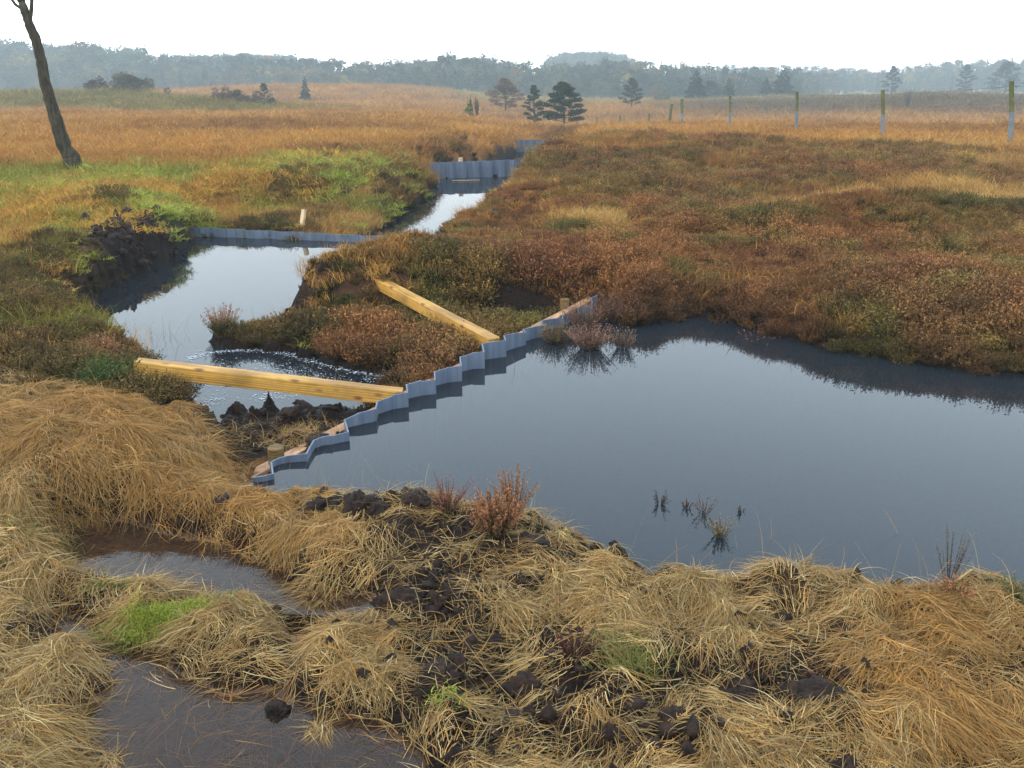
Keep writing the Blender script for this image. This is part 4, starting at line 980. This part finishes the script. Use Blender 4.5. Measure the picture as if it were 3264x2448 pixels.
# crumbs: uncountable
def crumbs():
    ico = [(0,0,1),(.89,0,.45),(.28,.85,.45),(-.72,.53,.45),(-.72,-.53,.45),(.28,-.85,.45),(.72,.53,-.45),(-.28,.85,-.45),(-.89,0,-.45),(-.28,-.85,-.45),(.72,-.53,-.45),(0,0,-1)]
    fc = [(0,1,2),(0,2,3),(0,3,4),(0,4,5),(0,5,1),(1,6,2),(2,7,3),(3,8,4),(4,9,5),(5,10,1),(6,7,2),(7,8,3),(8,9,4),(9,10,5),(10,6,1),(11,7,6),(11,8,7),(11,9,8),(11,10,9),(11,6,10)]
    ico = np.array(ico); fc = np.array(fc)
    x, y = polar(60000, 1.3, 14, 40, 1.2); c = cover(x, y); wd = wdist(x, y)
    k = (rng.uniform(0, 1, len(x)) < np.minimum(c['peat'], 1.5) * .75 * sstep(.3, .6, fbm(x * 6, y * 6, 131, 2)) + .02) & (wd > 0); x, y = x[k], y[k]; n_ = len(x)
    q_ = P(rng.uniform(92, 190, 600), rng.uniform(242, 288, 600), .05); x2, y2 = q_[:, 0], q_[:, 1]; w2 = sdf(pool2, x2, y2); k = (w2 > -.02) & (w2 < .42); x = np.concatenate([x, x2[k]]); y = np.concatenate([y, y2[k]]); n_ = len(x)
    r = np.minimum(rng.gamma(1.6, .006, n_) + .004, .032) * np.clip(np.hypot(x, y) / 6, 1, 2.2); V = ico[None] * rng.uniform(.35, 1.45, (n_, 12, 1)) * rng.uniform(.6, 1.4, (n_, 1, 3)) * r[:, None, None]
    V += np.stack([x, y, H(x, y) + r * .3], -1)[:, None, :]
    F = (fc[None] + (np.arange(n_) * 12)[:, None, None]).reshape(-1, 3)
    tag(mk('peat_crumbs', V.reshape(-1, 3), F, M_peat, smooth=False), 'black peat crumbs and small lumps strewn over the bare soil', 'peat', kind='stuff')
crumbs()

# ------------------------------------------------------------------ single heather plants
def heather_plant(p, R_, Hh, n_s, per, leaf, seed, label, tops=(.58, .25, .11), mid=(.30, .14, .05), low=(.12, .12, .04), lean=.5, group=None, name='heather_bush', cat='heather'):
    o = sprigs(n_s, R_, Hh, per, leaf, seed, tops, mid, low, lean, 1.6, .0018).obj(name, M_grass); o.location = p; tag(o, label, cat, group); return o
def on(a, b, z): p = P(a * S, b * S, z); p[2] = Hs(p[0], p[1]) - .01; return p
heather_plant(on(1070,1180,.12), .10, .21, 190, 26, .006, 201, 'pink flowering heather bush on the near pond shore')
heather_plant(on(1110,1140,.1), .05, .25, 50, 26, .006, 202, 'tall pink heather spray behind the near shore bush')
heather_plant(on(965,1120,.12), .08, .16, 55, 22, .005, 203, 'sparse reddish heather to the left of the pink bush', (.50, .18, .13), (.25, .10, .07), lean=1.0)
heather_plant(on(880,1100,.17), .03, .08, 10, 14, .0045, 204, 'short dark sprig of heather among peat clods', (.2, .12, .08), (.1, .08, .05))
heather_plant(on(2060,1300,.2), .045, .10, 30, 20, .005, 205, 'small orange-pink heather on the right crest of the straw bank', lean=.9)
heather_plant(on(2205,1290,.2), .06, .12, 50, 20, .005, 206, 'green heather tuft at the far right of the straw bank', (.40, .26, .12), (.10, .16, .04), (.05, .1, .03))
heather_plant(on(1240,1390,.2), .04, .10, 40, 22, .0045, 207, 'dark red-brown heather twig lying in the straw', (.15, .04, .03), (.11, .035, .025), (.08, .03, .02), lean=1.2)
heather_plant(on(1780,1390,.25), .035, .07, 30, 18, .0045, 208, 'dark brown heather root stub above the black hollow', (.16, .06, .035), (.1, .04, .03), (.06, .03, .02), lean=1.4)
heather_plant(on(690,1240,.15), .05, .05, 40, 20, .005, 209, 'flattened rust-brown twig tuft on the tussock by the upper puddle', (.17, .06, .03), (.12, .04, .025), (.08, .03, .02), lean=1.6)
heather_plant(on(480,705,-.05), .14, .28, 110, 20, .008, 210, 'pale pink heather bush at the water tip of the spit', (.55, .25, .12), (.34, .17, .07))
heather_plant(on(215,735,.3), .13, .22, 90, 20, .008, 211, 'pinkish heather bush on the left bank edge', (.55, .25, .12), (.34, .17, .07))
heather_plant(on(240,790,.3), .16, .20, 130, 20, .008, 212, 'dark green heather bush at the left end of the brace', (.12, .17, .04), (.08, .13, .03), (.04, .07, .02), lean=.7)
heather_plant(on(1640,700,.1), .16, .22, 90, 20, .009, 213, 'reddish heather drooping over the far pond shore', (.42, .15, .09), lean=.9)
# drowned sprigs standing in the pond
def sprig(a, b, Hh, n_s, R_, seed, label, tops, low=(.08, .06, .04), lean=.8):
    Hh *= 1.35; R_ *= 1.25; n_s = int(n_s * 1.5)
    p = P(a * S, b * S, 0); p[2] = -.02
    heather_plant(p, R_, Hh, n_s, 16, .0068 if n_s > 50 else .005, seed, label, tops, tuple(np.array(tops) * .6), low, lean, 'drowned sprigs standing in the pond', 'heather_sprig', 'sprig')
sprig(1425,1090,.07,9,.02,301,'small dark sprig farthest left in the open near pond',(.16,.09,.07))
sprig(1482,1096,.05,6,.012,302,'tiny dark sprig between the left sprig and the rusty one',(.14,.09,.07))
sprig(1520,1112,.09,9,.02,303,'upright rusty brown sprig in the near pond',(.28,.12,.08))
sprig(1555,1160,.08,22,.035,304,'green and pink sprig in the near pond with a dark reflection',(.45,.30,.12),(.12,.2,.03))
sprig(1600,1105,.05,4,.012,305,'faint thin sprig right of the rusty one in open water',(.16,.12,.1))
sprig(2050,1262,.22,12,.03,306,'tall thin heather stem in the pond near the right shore',(.30,.20,.09),(.1,.1,.04),.4)
sprig(1200,740,.14,80,.11,307,'drowned green-brown heather next to the dam face',(.30,.20,.09))
sprig(1275,752,.16,120,.13,308,'bushiest drowned pink-brown heather off the dam end',(.46,.24,.16))
sprig(1345,750,.13,44,.07,309,'wispy drowned heather farthest from the dam end',(.34,.22,.14))
sprig(1262,712,.20,90,.13,310,'reddish drowned heather touching the far dam end',(.36,.18,.10))
sprig(1320,694,.20,110,.15,311,'brown drowned heather between dam end and far shore',(.32,.16,.09))
# muddy bar in the pool
c = P(735 * S, 552 * S, Z2); clod((c[0], c[1], Z2 - .005), .16, (1.8, .5, .12), 'low sliver of mud breaking the surface of the pool', None, 0, 77, name='mud_bar', cat='mud bar')

# straw tussock by the channel (single)
tb = P(790 * S, 462 * S, .1); zt = Hs(tb[0], tb[1])
TT = Acc(); n_ = 1500; ra = rng.uniform(0, 6.28, n_); rr = .22 * np.sqrt(rng.uniform(0, 1, n_))
TT.add(*blades(np.stack([rr * np.cos(ra), rr * np.sin(ra), .18 * (1 - (rr / .25) ** 2)], -1), np.arctan2(np.cos(ra), np.sin(ra)) + rng.normal(0, .3, n_), rng.uniform(.2, .45, n_), rng.uniform(.2, .9, n_), rng.uniform(.6, 1.3, n_), rng.uniform(.006, .01, n_), GC[rng.integers(0, 4, n_)] * C_(1.1, 1.25, 1.4) * rng.uniform(.6, 1.2, (n_, 1)), 5, False))
o = TT.obj('grass_tussock', M_grass); o.location = (tb[0], tb[1], zt); tag(o, 'domed straw-coloured tussock on the far bank beside the channel', 'tussock')

# ------------------------------------------------------------------ trees
def foliage(acc, centres, radii, n_, size, cols, flat=.6, up=.3):
    centres = np.asarray(centres); radii = np.asarray(radii); k = rng.choice(len(centres), n_, p=radii ** 2 / (radii ** 2).sum())
    d = rng.normal(0, 1, (n_, 3)); d /= np.linalg.norm(d, axis=1)[:, None]; rad = rng.uniform(.35, 1, n_) ** .6
    c = centres[k] + d * (radii[k] * rad)[:, None] * np.array([1, 1, flat])
    a = rng.normal(0, 1, (n_, 3)); a[:, 2] = a[:, 2] * .6 + up; a /= np.linalg.norm(a, axis=1)[:, None]
    b = np.cross(a, rng.normal(0, 1, (n_, 3))); b /= np.linalg.norm(b, axis=1)[:, None]
    s = (size * rng.uniform(.5, 1.4, n_))[:, None]
    V = np.stack([c - b * s * .5, c + b * s * .5, c + a * s * 1.4], 1).reshape(-1, 3)
    cc = np.asarray(cols)[rng.integers(0, len(cols), n_)] * rng.uniform(.6, 1.35, (n_, 1)) * (rng.uniform(.75, 1.25, len(centres))[k])[:, None]
    acc.add(V, np.arange(n_ * 3).reshape(-1, 3), np.repeat(cc, 3, 0))
GPINE = [(.035, .065, .035), (.05, .085, .04), (.03, .05, .03)]
GDARK = [(.035, .055, .04), (.05, .07, .045), (.028, .042, .032)]
GBROWN = [(.20, .10, .05), (.26, .14, .07), (.13, .08, .05)]
GYEL = [(.30, .28, .05), (.24, .26, .06), (.20, .18, .05)]
GTWIG = [(.085, .06, .05), (.12, .09, .06), (.06, .045, .04)]
GOLIV = [(.13, .12, .06), (.10, .09, .05), (.16, .13, .06)]
def tree(u, D, vt, vb, kind, cols, label, name, wpx=None, group=None, n_=3600, trunk=True, cat='tree'):
    """tree at column u, depth D, top and foot rows given; sizes are real metres at that depth"""
    sc_ = D * math.cos(PITCH) / FOC * 1.03; zb = None
    p = AT(u, D, 0); gz = Hs(p[0], p[1]); p = AT(u, D, gz)
    # height from the photo rows
    def zrow(v):
        dy = -(v - 384) / FOC; Y = math.cos(PITCH) + dy * math.sin(PITCH); Z = -math.sin(PITCH) + dy * math.cos(PITCH); return EYE + Z / Y * D
    h = zrow(vt) - gz; W = (wpx or 20) * D / FOC / 2
    root = empty(name, (p[0], p[1], gz - .05)); tag(root, label, cat, group)
    acc = Acc(); mb = MB(); C0 = []; R0 = []
    if kind == 'pine':
        mb.tube([(0, 0, 0), (W * .06, 0, h * .35), (-W * .05, 0, h * .7), (0, 0, h * .95)], [h * .03, h * .024, h * .015, h * .005], 8)
        nl = 26
        for k in range(nl):
            f = .24 + .73 * (k / (nl - 1)); az = k * 2.4 + rng.uniform(-.4, .4)
            ext = W * (1.15 - .25 * abs(f - .42) * 2) * (1 if f < .55 else (1 - (f - .55) / .5)) * rng.uniform(.65, 1.1)
            if f < .28: ext *= .75
            ex, ey, ez = math.cos(az) * ext, math.sin(az) * ext, h * f + ext * .18
            mb.tube([(0, 0, h * f * .96), (ex * .6, ey * .6, h * f + ext * .05), (ex, ey, ez)], [h * .010, h * .007, h * .003], 5)
            for g_ in (.5, .78, 1.0): C0.append((ex * g_, ey * g_, ez - ext * .12 * (1 - g_) + .01 * h)); R0.append(max(W * .20, h * .05) * (.7 + .5 * g_) * rng.uniform(.8, 1.2))
        C0.append((0, 0, h * .93)); R0.append(h * .06)
        foliage(acc, C0, R0, int(n_ * 1.5), h * .025, cols, .48)
    elif kind == 'spruce':
        mb.tube([(0, 0, 0), (0, 0, h * .97)], [h * .02, h * .004], 7)
        nl = 30
        for k in range(nl):
            f = .10 + .88 * (k / (nl - 1)); az = k * 2.4; ext = W * (1 - f) ** .75 * rng.uniform(.75, 1.2) + h * .01
            C0 += [(math.cos(az) * ext * .55, math.sin(az) * ext * .55, h * f), (math.cos(az) * ext, math.sin(az) * ext, h * f - ext * .15)]; R0 += [W * .28 * (1.15 - f), W * .2 * (1.15 - f)]
        foliage(acc, C0, R0, int(n_ * 1.4), h * .042, cols, .7)
    elif kind == 'bush':
        for k in range(9):
            az = rng.uniform(0, 6.28); r_ = rng.uniform(.2, .9) * W
            mb.tube([(math.cos(az) * r_ * .3, math.sin(az) * r_ * .15, 0), (math.cos(az) * r_ * .7, math.sin(az) * r_ * .5, h * .5), (math.cos(az) * r_, math.sin(az) * r_ * .7, h * rng.uniform(.7, 1))], [h * .018, h * .012, h * .004], 5)
        for k in range(34):
            az = rng.uniform(0, 6.28); r_ = math.sqrt(rng.uniform(0, 1)) * W * .85
            C0.append((math.cos(az) * r_, math.sin(az) * r_ * .6, h * rng.uniform(.15, .82) * math.sqrt(max(.05, 1 - (r_ / W) ** 2)) + h * .05)); R0.append(min(W, h) * rng.uniform(.14, .26))
        foliage(acc, C0, R0, n_, h * .045, cols, .8)
    elif kind == 'bare':
        for k in range(40):
            az = rng.uniform(0, 6.28); r_ = rng.uniform(.1, 1) * W; hh = h * rng.uniform(.5, 1); z0 = h * rng.uniform(.05, .4)
            mb.tube([(0, 0, z0 * .6), (math.cos(az) * r_ * .4, math.sin(az) * r_ * .4, z0 + (hh - z0) * .5), (math.cos(az) * r_, math.sin(az) * r_, hh)], [h * .014, h * .008, h * .003], 4)
        C0 = [(math.cos(a) * W * .5, math.sin(a) * W * .5, h * b) for a, b in zip(rng.uniform(0, 6.28, 12), rng.uniform(.4, .95, 12))]; R0 = [W * .35] * 12
        foliage(acc, C0, R0, n_ // 5, h * .02, cols, .9)
    mb.obj('trunk', M_barkp, root, smooth=True)
    acc.obj('crown', M_leaf, parent=root)
    return root
TG = 'scattered trees on the open bog'
tree(563, 65, 83, 128, 'pine', GPINE, 'dark green pine with spreading crown, nearest tree beyond the ditch', 'pine_tree', 40, TG, 6500)
tree(534, 72, 85, 121, 'pine', [(.05,.075,.045),(.065,.09,.05)], 'slimmer green pine just to the left of the nearest pine', 'pine_tree', 19, TG, 1900)
tree(505, 105, 79, 111, 'pine', GBROWN, 'brown-needled tree left of the two green pines', 'larch_tree', 31, TG, 4200)
tree(470, 62, 93, 122, 'bush', GYEL, 'yellow-green sapling left of the brown-needled tree', 'birch_sapling', 9, TG, 900, cat='sapling')
tree(477, 64, 95, 121, 'bare', GTWIG, 'thin bare sapling right beside the yellow-green one', 'bare_sapling', 8, TG, 600, cat='sapling')
tree(631, 115, 78, 107, 'pine', GDARK, 'lone dark conifer between the nearest pine and the clump', 'pine_tree', 19, TG, 2600)
tree(661, 135, 88, 104, 'bush', [(.20, .22, .07), (.16, .19, .07)], 'pale yellow-green bush right of the lone dark conifer', 'round_bush', 20, TG, 1600, cat='bush')
tree(695, 150, 70, 103, 'spruce', GDARK, 'tallest dark conifer of the clump in front of the wood', 'conifer_tree', 24, TG, 3200)
tree(710, 155, 81, 103, 'pine', GDARK, 'low dark conifer just right of the tallest of the clump', 'conifer_tree', 24, TG, 2200)
tree(728, 158, 77, 102, 'spruce', GDARK, 'middle dark conifer of the clump in front of the wood', 'conifer_tree', 16, TG, 2200)
tree(765, 165, 78, 102, 'spruce', GDARK, 'small conifer left of the broad conifer pair', 'conifer_tree', 18, TG, 2200)
tree(782, 170, 68, 101, 'spruce', GDARK, 'tall conifer forming the right end of the clump', 'conifer_tree', 28, TG, 3200)
tree(890, 210, 66, 95, 'pine', GDARK, 'hazy pine standing alone above the brown rise', 'hazy_pine', 16, TG, 1600)
tree(963, 220, 64, 94, 'pine', GDARK, 'hazy pine right of the lone one above the rise', 'hazy_pine', 16, TG, 1600)
tree(1003, 215, 62, 92, 'pine', GDARK, 'broad hazy pine by the far right edge of the bog', 'hazy_pine', 30, TG, 2000)
tree(722 + 185, 105, 87, 103, 'bare', GTWIG, 'small bare bush on the brown heath between two posts', 'bare_bush', 14, TG, 1500, cat='bush')
tree(306, 125, 77, 97, 'spruce', GDARK, 'small lone conifer in the middle of the orange field', 'conifer_tree', 11, TG, 1500)
tree(265, 88, 83, 108, 'pine', GDARK, 'small dark pine rising from the dark brush', 'pine_tree', 13, TG, 1500)
tree(98, 96, 73, 91, 'bush', GTWIG, 'brown bush at the left of the thicket on the green mound', 'brown_bush', 26, TG, 2400, cat='bush')
tree(130, 95, 69, 91, 'bush', GOLIV, 'large olive bush on the crest of the green mound', 'round_bush', 50, TG, 5200, cat='bush')
tree(168, 94, 85, 94, 'bush', GDARK, 'small round dark bush right of the mound thicket', 'round_bush', 10, TG, 800, cat='bush')
tree(228, 86, 85, 103, 'bush', GTWIG, 'dark leafless brush at the left of the small pine', 'dark_brush', 44, TG, 4200, cat='bush')
tree(255, 85, 90, 110, 'bush', GTWIG, 'dark brush sloping down below the small pine', 'dark_brush', 40, TG, 3600, cat='bush')
tree(272, 84, 96, 111, 'bush', GDARK, 'dark green scrub at the right foot of the brush', 'dark_brush', 18, TG, 1400, cat='bush')
tree(395, 190, 83, 90, 'spruce', GDARK, 'tiny conifer at the foot of the far wood', 'conifer_tree', 7, TG, 500)

# leaning bare tree at the left
def snag():
    D = 17.3; g0 = AT(74, D, 0); gz = Hs(g0[0], g0[1]); g0 = AT(74, D, gz); root = empty('dead_tree', tuple(g0)); tag(root, 'bare dark leaning tree trunk at the left, leaving the top of the picture', 'tree')
    def w(u, v, dd=0):
        dy = -(v - 384) / FOC; Y = math.cos(PITCH) + dy * math.sin(PITCH); Z = -math.sin(PITCH) + dy * math.cos(PITCH); t = D / Y
        return ((u - 512) / FOC * t - g0[0], dd, EYE + Z * t - gz)
    px = [(73,166,9),(70,158,7.8),(65,148,6.8),(59,128,6.0),(53,108,5.4),(46,85,5.2),(40,60,4.8),(35,40,4.5),(31,25,4.2),(26,12,3.8),(21,3,3.2)]
    pts = [w(u + .7 * math.sin(k * 2.1), v, .04 * math.sin(k * 1.3)) for k, (u, v, r) in enumerate(px)]; rad = [r * D / FOC for *_, r in px]
    # resample for knobbly bark
    P2 = []; R2 = []
    for i in range(len(pts) - 1):
        for s_ in np.linspace(0, 1, 6)[:-1]:
            P2.append(np.array(pts[i]) * (1 - s_) + np.array(pts[i + 1]) * s_); R2.append((rad[i] * (1 - s_) + rad[i + 1] * s_) * rng.uniform(.93, 1.08))
    P2.append(np.array(pts[-1])); R2.append(rad[-1]); P2[0] = P2[0] - np.array([0, 0, .15])
    m = MB(); m.tube(P2, R2, 16, jit=.08); m.obj('trunk', M_bark, root, smooth=True)
    top = np.array(pts[-1])
    for (pa, e1, e2, r0) in [(top, top + (-.22, 0, .35), top + (-.42, .1, 1.0), .05), (np.array(pts[-3]), np.array(pts[-3]) + (.14, -.05, .45), np.array(pts[-3]) + (.5, -.1, 1.5), .035), (top, top + (.02, .1, .5), top + (.12, .3, 1.4), .05), (np.array(pts[-2]), np.array(pts[-2]) + (-.15, 0, .12), np.array(pts[-2]) + (-.5, 0, .6), .03)]:
        m = MB(); m.tube([pa, pa * .5 + e1 * .5 + (.01, 0, 0), e1, (e1 + e2) / 2 + (.03, 0, 0), e2], [r0, r0 * .9, r0 * .8, r0 * .6, r0 * .25], 10, jit=.06); m.obj('branch', M_bark, root, smooth=True)
    a = Acc(); n_ = 260; az = rng.uniform(0, 6.28, n_); rr = rng.uniform(.1, .3, n_)
    a.add(*blades(np.stack([np.cos(az) * rr, np.sin(az) * rr, np.zeros(n_)], -1), az, rng.uniform(.15, .4, n_), rng.uniform(.8, 1.4, n_), rng.uniform(.1, .5, n_), rng.uniform(.008, .014, n_), GG[rng.integers(0, 4, n_)], 3, False))
    g = a.obj('base_grass', M_grass, parent=root)
snag()

# ------------------------------------------------------------------ far wood
def wood():
    kinds = []
    def mk_kind(kind, cols, seed):
        acc = Acc(); h = 1.0; C0 = []; R0 = []
        if kind == 0:   # spruce
            W = .19
            for k in range(26):
                f = .05 + .93 * k / 25; az = k * 2.4; ext = W * (1 - f) ** .8
                C0.append((math.cos(az) * ext * .7, math.sin(az) * ext * .7, f)); R0.append(.11 * (1.1 - f) + .01)
        elif kind == 1:  # rounded pine
            for k in range(22):
                az = rng.uniform(0, 6.28); f = rng.uniform(.35, .93); ext = .24 * math.sin(min(1, (f - .2) * 1.1) * 3.0) * rng.uniform(.3, 1)
                C0.append((math.cos(az) * ext, math.sin(az) * ext, f)); R0.append(rng.uniform(.06, .12))
            C0 += [(0, 0, .25), (0, 0, .1)]; R0 += [.05, .04]
        else:            # broadleaf
            for k in range(30):
                az = rng.uniform(0, 6.28); f = rng.uniform(.15, .9); ext = .34 * math.sqrt(max(.02, 1 - ((f - .5) / .5) ** 2)) * rng.uniform(.2, 1)
                C0.append((math.cos(az) * ext, math.sin(az) * ext, f)); R0.append(rng.uniform(.07, .15))
        foliage(acc, C0, R0, 1000, .036, cols, .8)
        m = MB(); 
        mm = 6; th = np.arange(mm) / mm * 6.283; V = np.concatenate([np.stack([np.cos(th) * .015, np.sin(th) * .015, th * 0], -1), np.stack([np.cos(th) * .004, np.sin(th) * .004, th * 0 + .9], -1)])
        F = []
        for i in range(mm): F += [(i, (i + 1) % mm, mm + (i + 1) % mm), (i, mm + (i + 1) % mm, mm + i)]
        acc.add(V, np.array(F), np.tile(np.array([[.07, .055, .045]]), (len(V), 1)))
        return acc.obj('wood', M_leafi, link=False)
    for s_ in range(3): kinds.append(mk_kind(0, [(.05, .085, .045), (.03, .06, .035)], s_))
    for s_ in range(3): kinds.append(mk_kind(1, [(.05, .08, .04), (.09, .10, .05)], s_))
    for s_ in range(3): kinds.append(mk_kind(2, [(.15, .135, .065), (.11, .105, .055), (.20, .16, .07)], s_))
    US = np.array([-900,-300,0,50,90,130,180,250,300,380,420,455,480,500,540,600,650,700,780,830,880,930,1024,1300,1900])
    VS = np.array([40,38,38,46,40,47,53,54,56,61,58,52,54,57,62,58,60,62,67,69,68,62,57,52,50])
    pts = []; tops = []; kd = []; tn = []; rad = []
    def zrow(v, D):
        dy = -(v - 384) / FOC; Y = math.cos(PITCH) + dy * math.sin(PITCH); Z = -math.sin(PITCH) + dy * math.cos(PITCH); return EYE + Z / Y * D
    edge = lambda u: np.interp(u, [-900, 0, 200, 380, 520, 640, 780, 850, 1024, 1900], [270, 270, 250, 210, 205, 195, 200, 330, 330, 330])
    def add(u, D, vtop, kind, tint):
        x, y, _ = AT(u, D, -2); g = GH(x, y); hh = zrow(vtop, D) - g
        hh = float(np.clip(hh, 3, 26)); pts.append((x, y, g - .3)); tops.append(hh); kd.append(kind); tn.append(tint); rad.append(1)
    def GH(x, y): return Hs(x, y)
    for row, (dD, frac, step) in enumerate([(0, .38, 5.0), (7, .62, 5.5), (16, .80, 6), (28, .92, 7), (45, 1.0, 7), (70, 1.0, 8)]):
        u = -420.0
        while u < 1450:
            D = edge(u) + dD + rng.uniform(-5, 5); vs = float(np.interp(u, US, VS)); vfoot = 79 + 4.2 * FOC / D
            tall = frac * rng.uniform(.82, 1.08)
            v = vfoot + (vs - vfoot) * tall
            nz = vn(np.array([u * .02]), np.array([row * 5.]), 7)[0]
            left = u < 380
            if left: kind = rng.choice([2, 1, 0], p=[.6, .3, .1]) if row < 3 else rng.choice([1, 0, 2], p=[.6, .3, .1])
            else: kind = rng.choice([1, 0, 2], p=[.5, .3, .2])
            if u > 820: kind = rng.choice([2, 1, 0], p=[.45, .45, .1])
            t = rng.uniform(.55, 1.45)
            tint = (t, t, t)
            if kind == 2 and rng.uniform() < .10: tint = (1.5 * t, 1.05 * t, .6 * t)
            if kind == 2 and rng.uniform() < .12: tint = (2.0 * t, 1.7 * t, .6 * t)
            add(u, D, v, kind * 3 + rng.integers(0, 3), tint); u += step * rng.uniform(.6, 1.4) * (1.25 if kind == 2 else 1)
    # wooded hill behind, and far ridges
    for (u0, u1, D, vA, n_) in [(545, 632, 420, 51, 70), (180, 330, 400, 53, 60), (640, 900, 480, 65, 90), (-200, 120, 380, 42, 70), (900, 1200, 470, 62, 60), (380, 520, 400, 60, 50)]:
        for k in range(n_):
            f = k / n_; u = u0 + (u1 - u0) * f + rng.normal(0, 2); arch = 1 - (2 * f - 1) ** 4
            add(u, D + rng.uniform(-20, 20), vA + (1 - arch) * 10 + rng.uniform(-1.5, 2.5), rng.choice([1, 2]) * 3 + rng.integers(0, 3), (.9, .95, 1.0))
    for (u, v) in [(484,49),(494,51),(502,52),(298,53),(285,54),(455,50),(90,39),(83,41),(150,44)]: add(u, edge(u) + 50, v, rng.integers(0, 3), (.8, .85, .85))
    n_ = len(pts); hh = np.array(tops); s = hh
    sx_ = s * rng.uniform(.8, 1.25, n_)
    instancer('far_wood', pts, np.stack([np.zeros(n_), np.zeros(n_), rng.uniform(0, 6.28, n_)], -1), np.stack([sx_, sx_, s], -1), kd, np.array(tn), kinds, 'hazy mixed wood closing the bog along the horizon', 'wood')
wood()

# ------------------------------------------------------------------ fence
def fence():
    posts = [(1012,21.9,81,139,4.2),(883,28.3,90,136,3.2),(797,34.9,91.5,129,2.7),(730,41.4,96,128,2.2),(682,47.9,99,126,2.5),(649,54.5,114,128,1.5),(620,61,115,130,1.4),(597,67.5,117,131,1.2),(577,74,118,131,1.0),(544,86,113,124,1.0),(532,92,115,124,1.0)]
    root = empty('wire_fence', tuple(AT(1012, 21.9, .5))); tag(root, 'line of green-topped fence posts receding across the bog', 'fence')
    R0 = np.array(root.location); tops = []
    def zrow(v, D):
        dy = -(v - 384) / FOC; Y = math.cos(PITCH) + dy * math.sin(PITCH); Z = -math.sin(PITCH) + dy * math.cos(PITCH); return EYE + Z / Y * D
    for k, (u, D, vt, vb, r) in enumerate(posts):
        zt = zrow(vt, D); zb_ = zrow(vb, D); p = AT(u, D, zt); g = Hs(p[0], p[1]); zb = min(g, zb_) - .2; rr = max(r * D / FOC * .54, .04) ; mid = zb_ + (zt - zb_) * .47
        pb = AT(u, D, zb_); base = (p[0] - R0[0], p[1] - R0[1], 0); bx_ = (pb[0] - p[0])
        m = MB(); l = rng.uniform(-.01, .01); m.tube([(base[0] + bx_ * .53, base[1], mid - R0[2]), (base[0] + l + bx_ * .26, base[1], (mid + zt) / 2 - R0[2]), (base[0] + l, base[1], zt - .02 - R0[2]), (base[0] + l, base[1], zt - R0[2])], [rr, rr * .98, rr, rr * .8], 10, jit=.03)
        o = m.obj('post', M_algae, root)
        m = MB(); m.tube([(base[0] + bx_, base[1], zb - R0[2]), (base[0] + bx_ * .53, base[1], mid + .01 - R0[2])], [rr * 1.08, rr * 1.06], 10, jit=.02); m.obj('sleeve', M_sleeve, o)
        tops.append((base[0] + l, base[1], zt - R0[2] - .12))
        if k == 4:
            m = MB(); m.tube([(base[0] - .55, base[1] + .3, zb - R0[2]), (base[0] - .45, base[1] + .2, (mid + zt) / 2 + .1 - R0[2])], [rr, rr], 8); m.obj('brace_post', M_algae, root)
    ext = [(tops[0][0] + 1.4, tops[0][1] - 6.5, tops[0][2] + .3)] + tops[:5]
    for dz in (0, .35):
        for a, b in zip(ext[:-1], ext[1:]):
            m = MB(); mid = [(a[0] + b[0]) / 2, (a[1] + b[1]) / 2, (a[2] + b[2]) / 2 - .03]; m.tube([(a[0], a[1], a[2] - dz), (mid[0], mid[1], mid[2] - dz), (b[0], b[1], b[2] - dz)], .004, 4); m.obj('wire', M_wire, root)
    # the post that carries the wire on, outside the picture
    e_ = ext[0]; m = MB(); m.tube([(e_[0], e_[1], -.4), (e_[0], e_[1], e_[2] + .12)], .07, 10, jit=.03); m.obj('post', M_algae, root)
fence()

# ------------------------------------------------------------------ haze
def haze():
    m = bpy.data.materials.new('haze'); m.use_nodes = True; n, l = m.node_tree.nodes, m.node_tree.links
    n.remove(n['Principled BSDF']); v = n.new('ShaderNodeVolumePrincipled'); v.inputs['Density'].default_value = .0015; v.inputs['Color'].default_value = (.88, .97, .97, 1)
    v.inputs['Anisotropy'].default_value = 0
    l.new(v.outputs[0], n['Material Output'].inputs['Volume'])
    b = MB(); x, y0, y1, z0, z1 = 760, -60, 540, -9, 45
    zmin = -9
    b.add([(-x, y0, zmin), (x, y0, zmin), (x, y1, zmin), (-x, y1, zmin), (-x, y0, z1), (x, y0, z1), (x, y1, z1), (-x, y1, z1)], [(3, 2, 1, 0), (4, 5, 6, 7), (0, 1, 5, 4), (1, 2, 6, 5), (2, 3, 7, 6), (3, 0, 4, 7)])
    o = b.obj('haze', m); tag(o, kind='stuff')
haze()
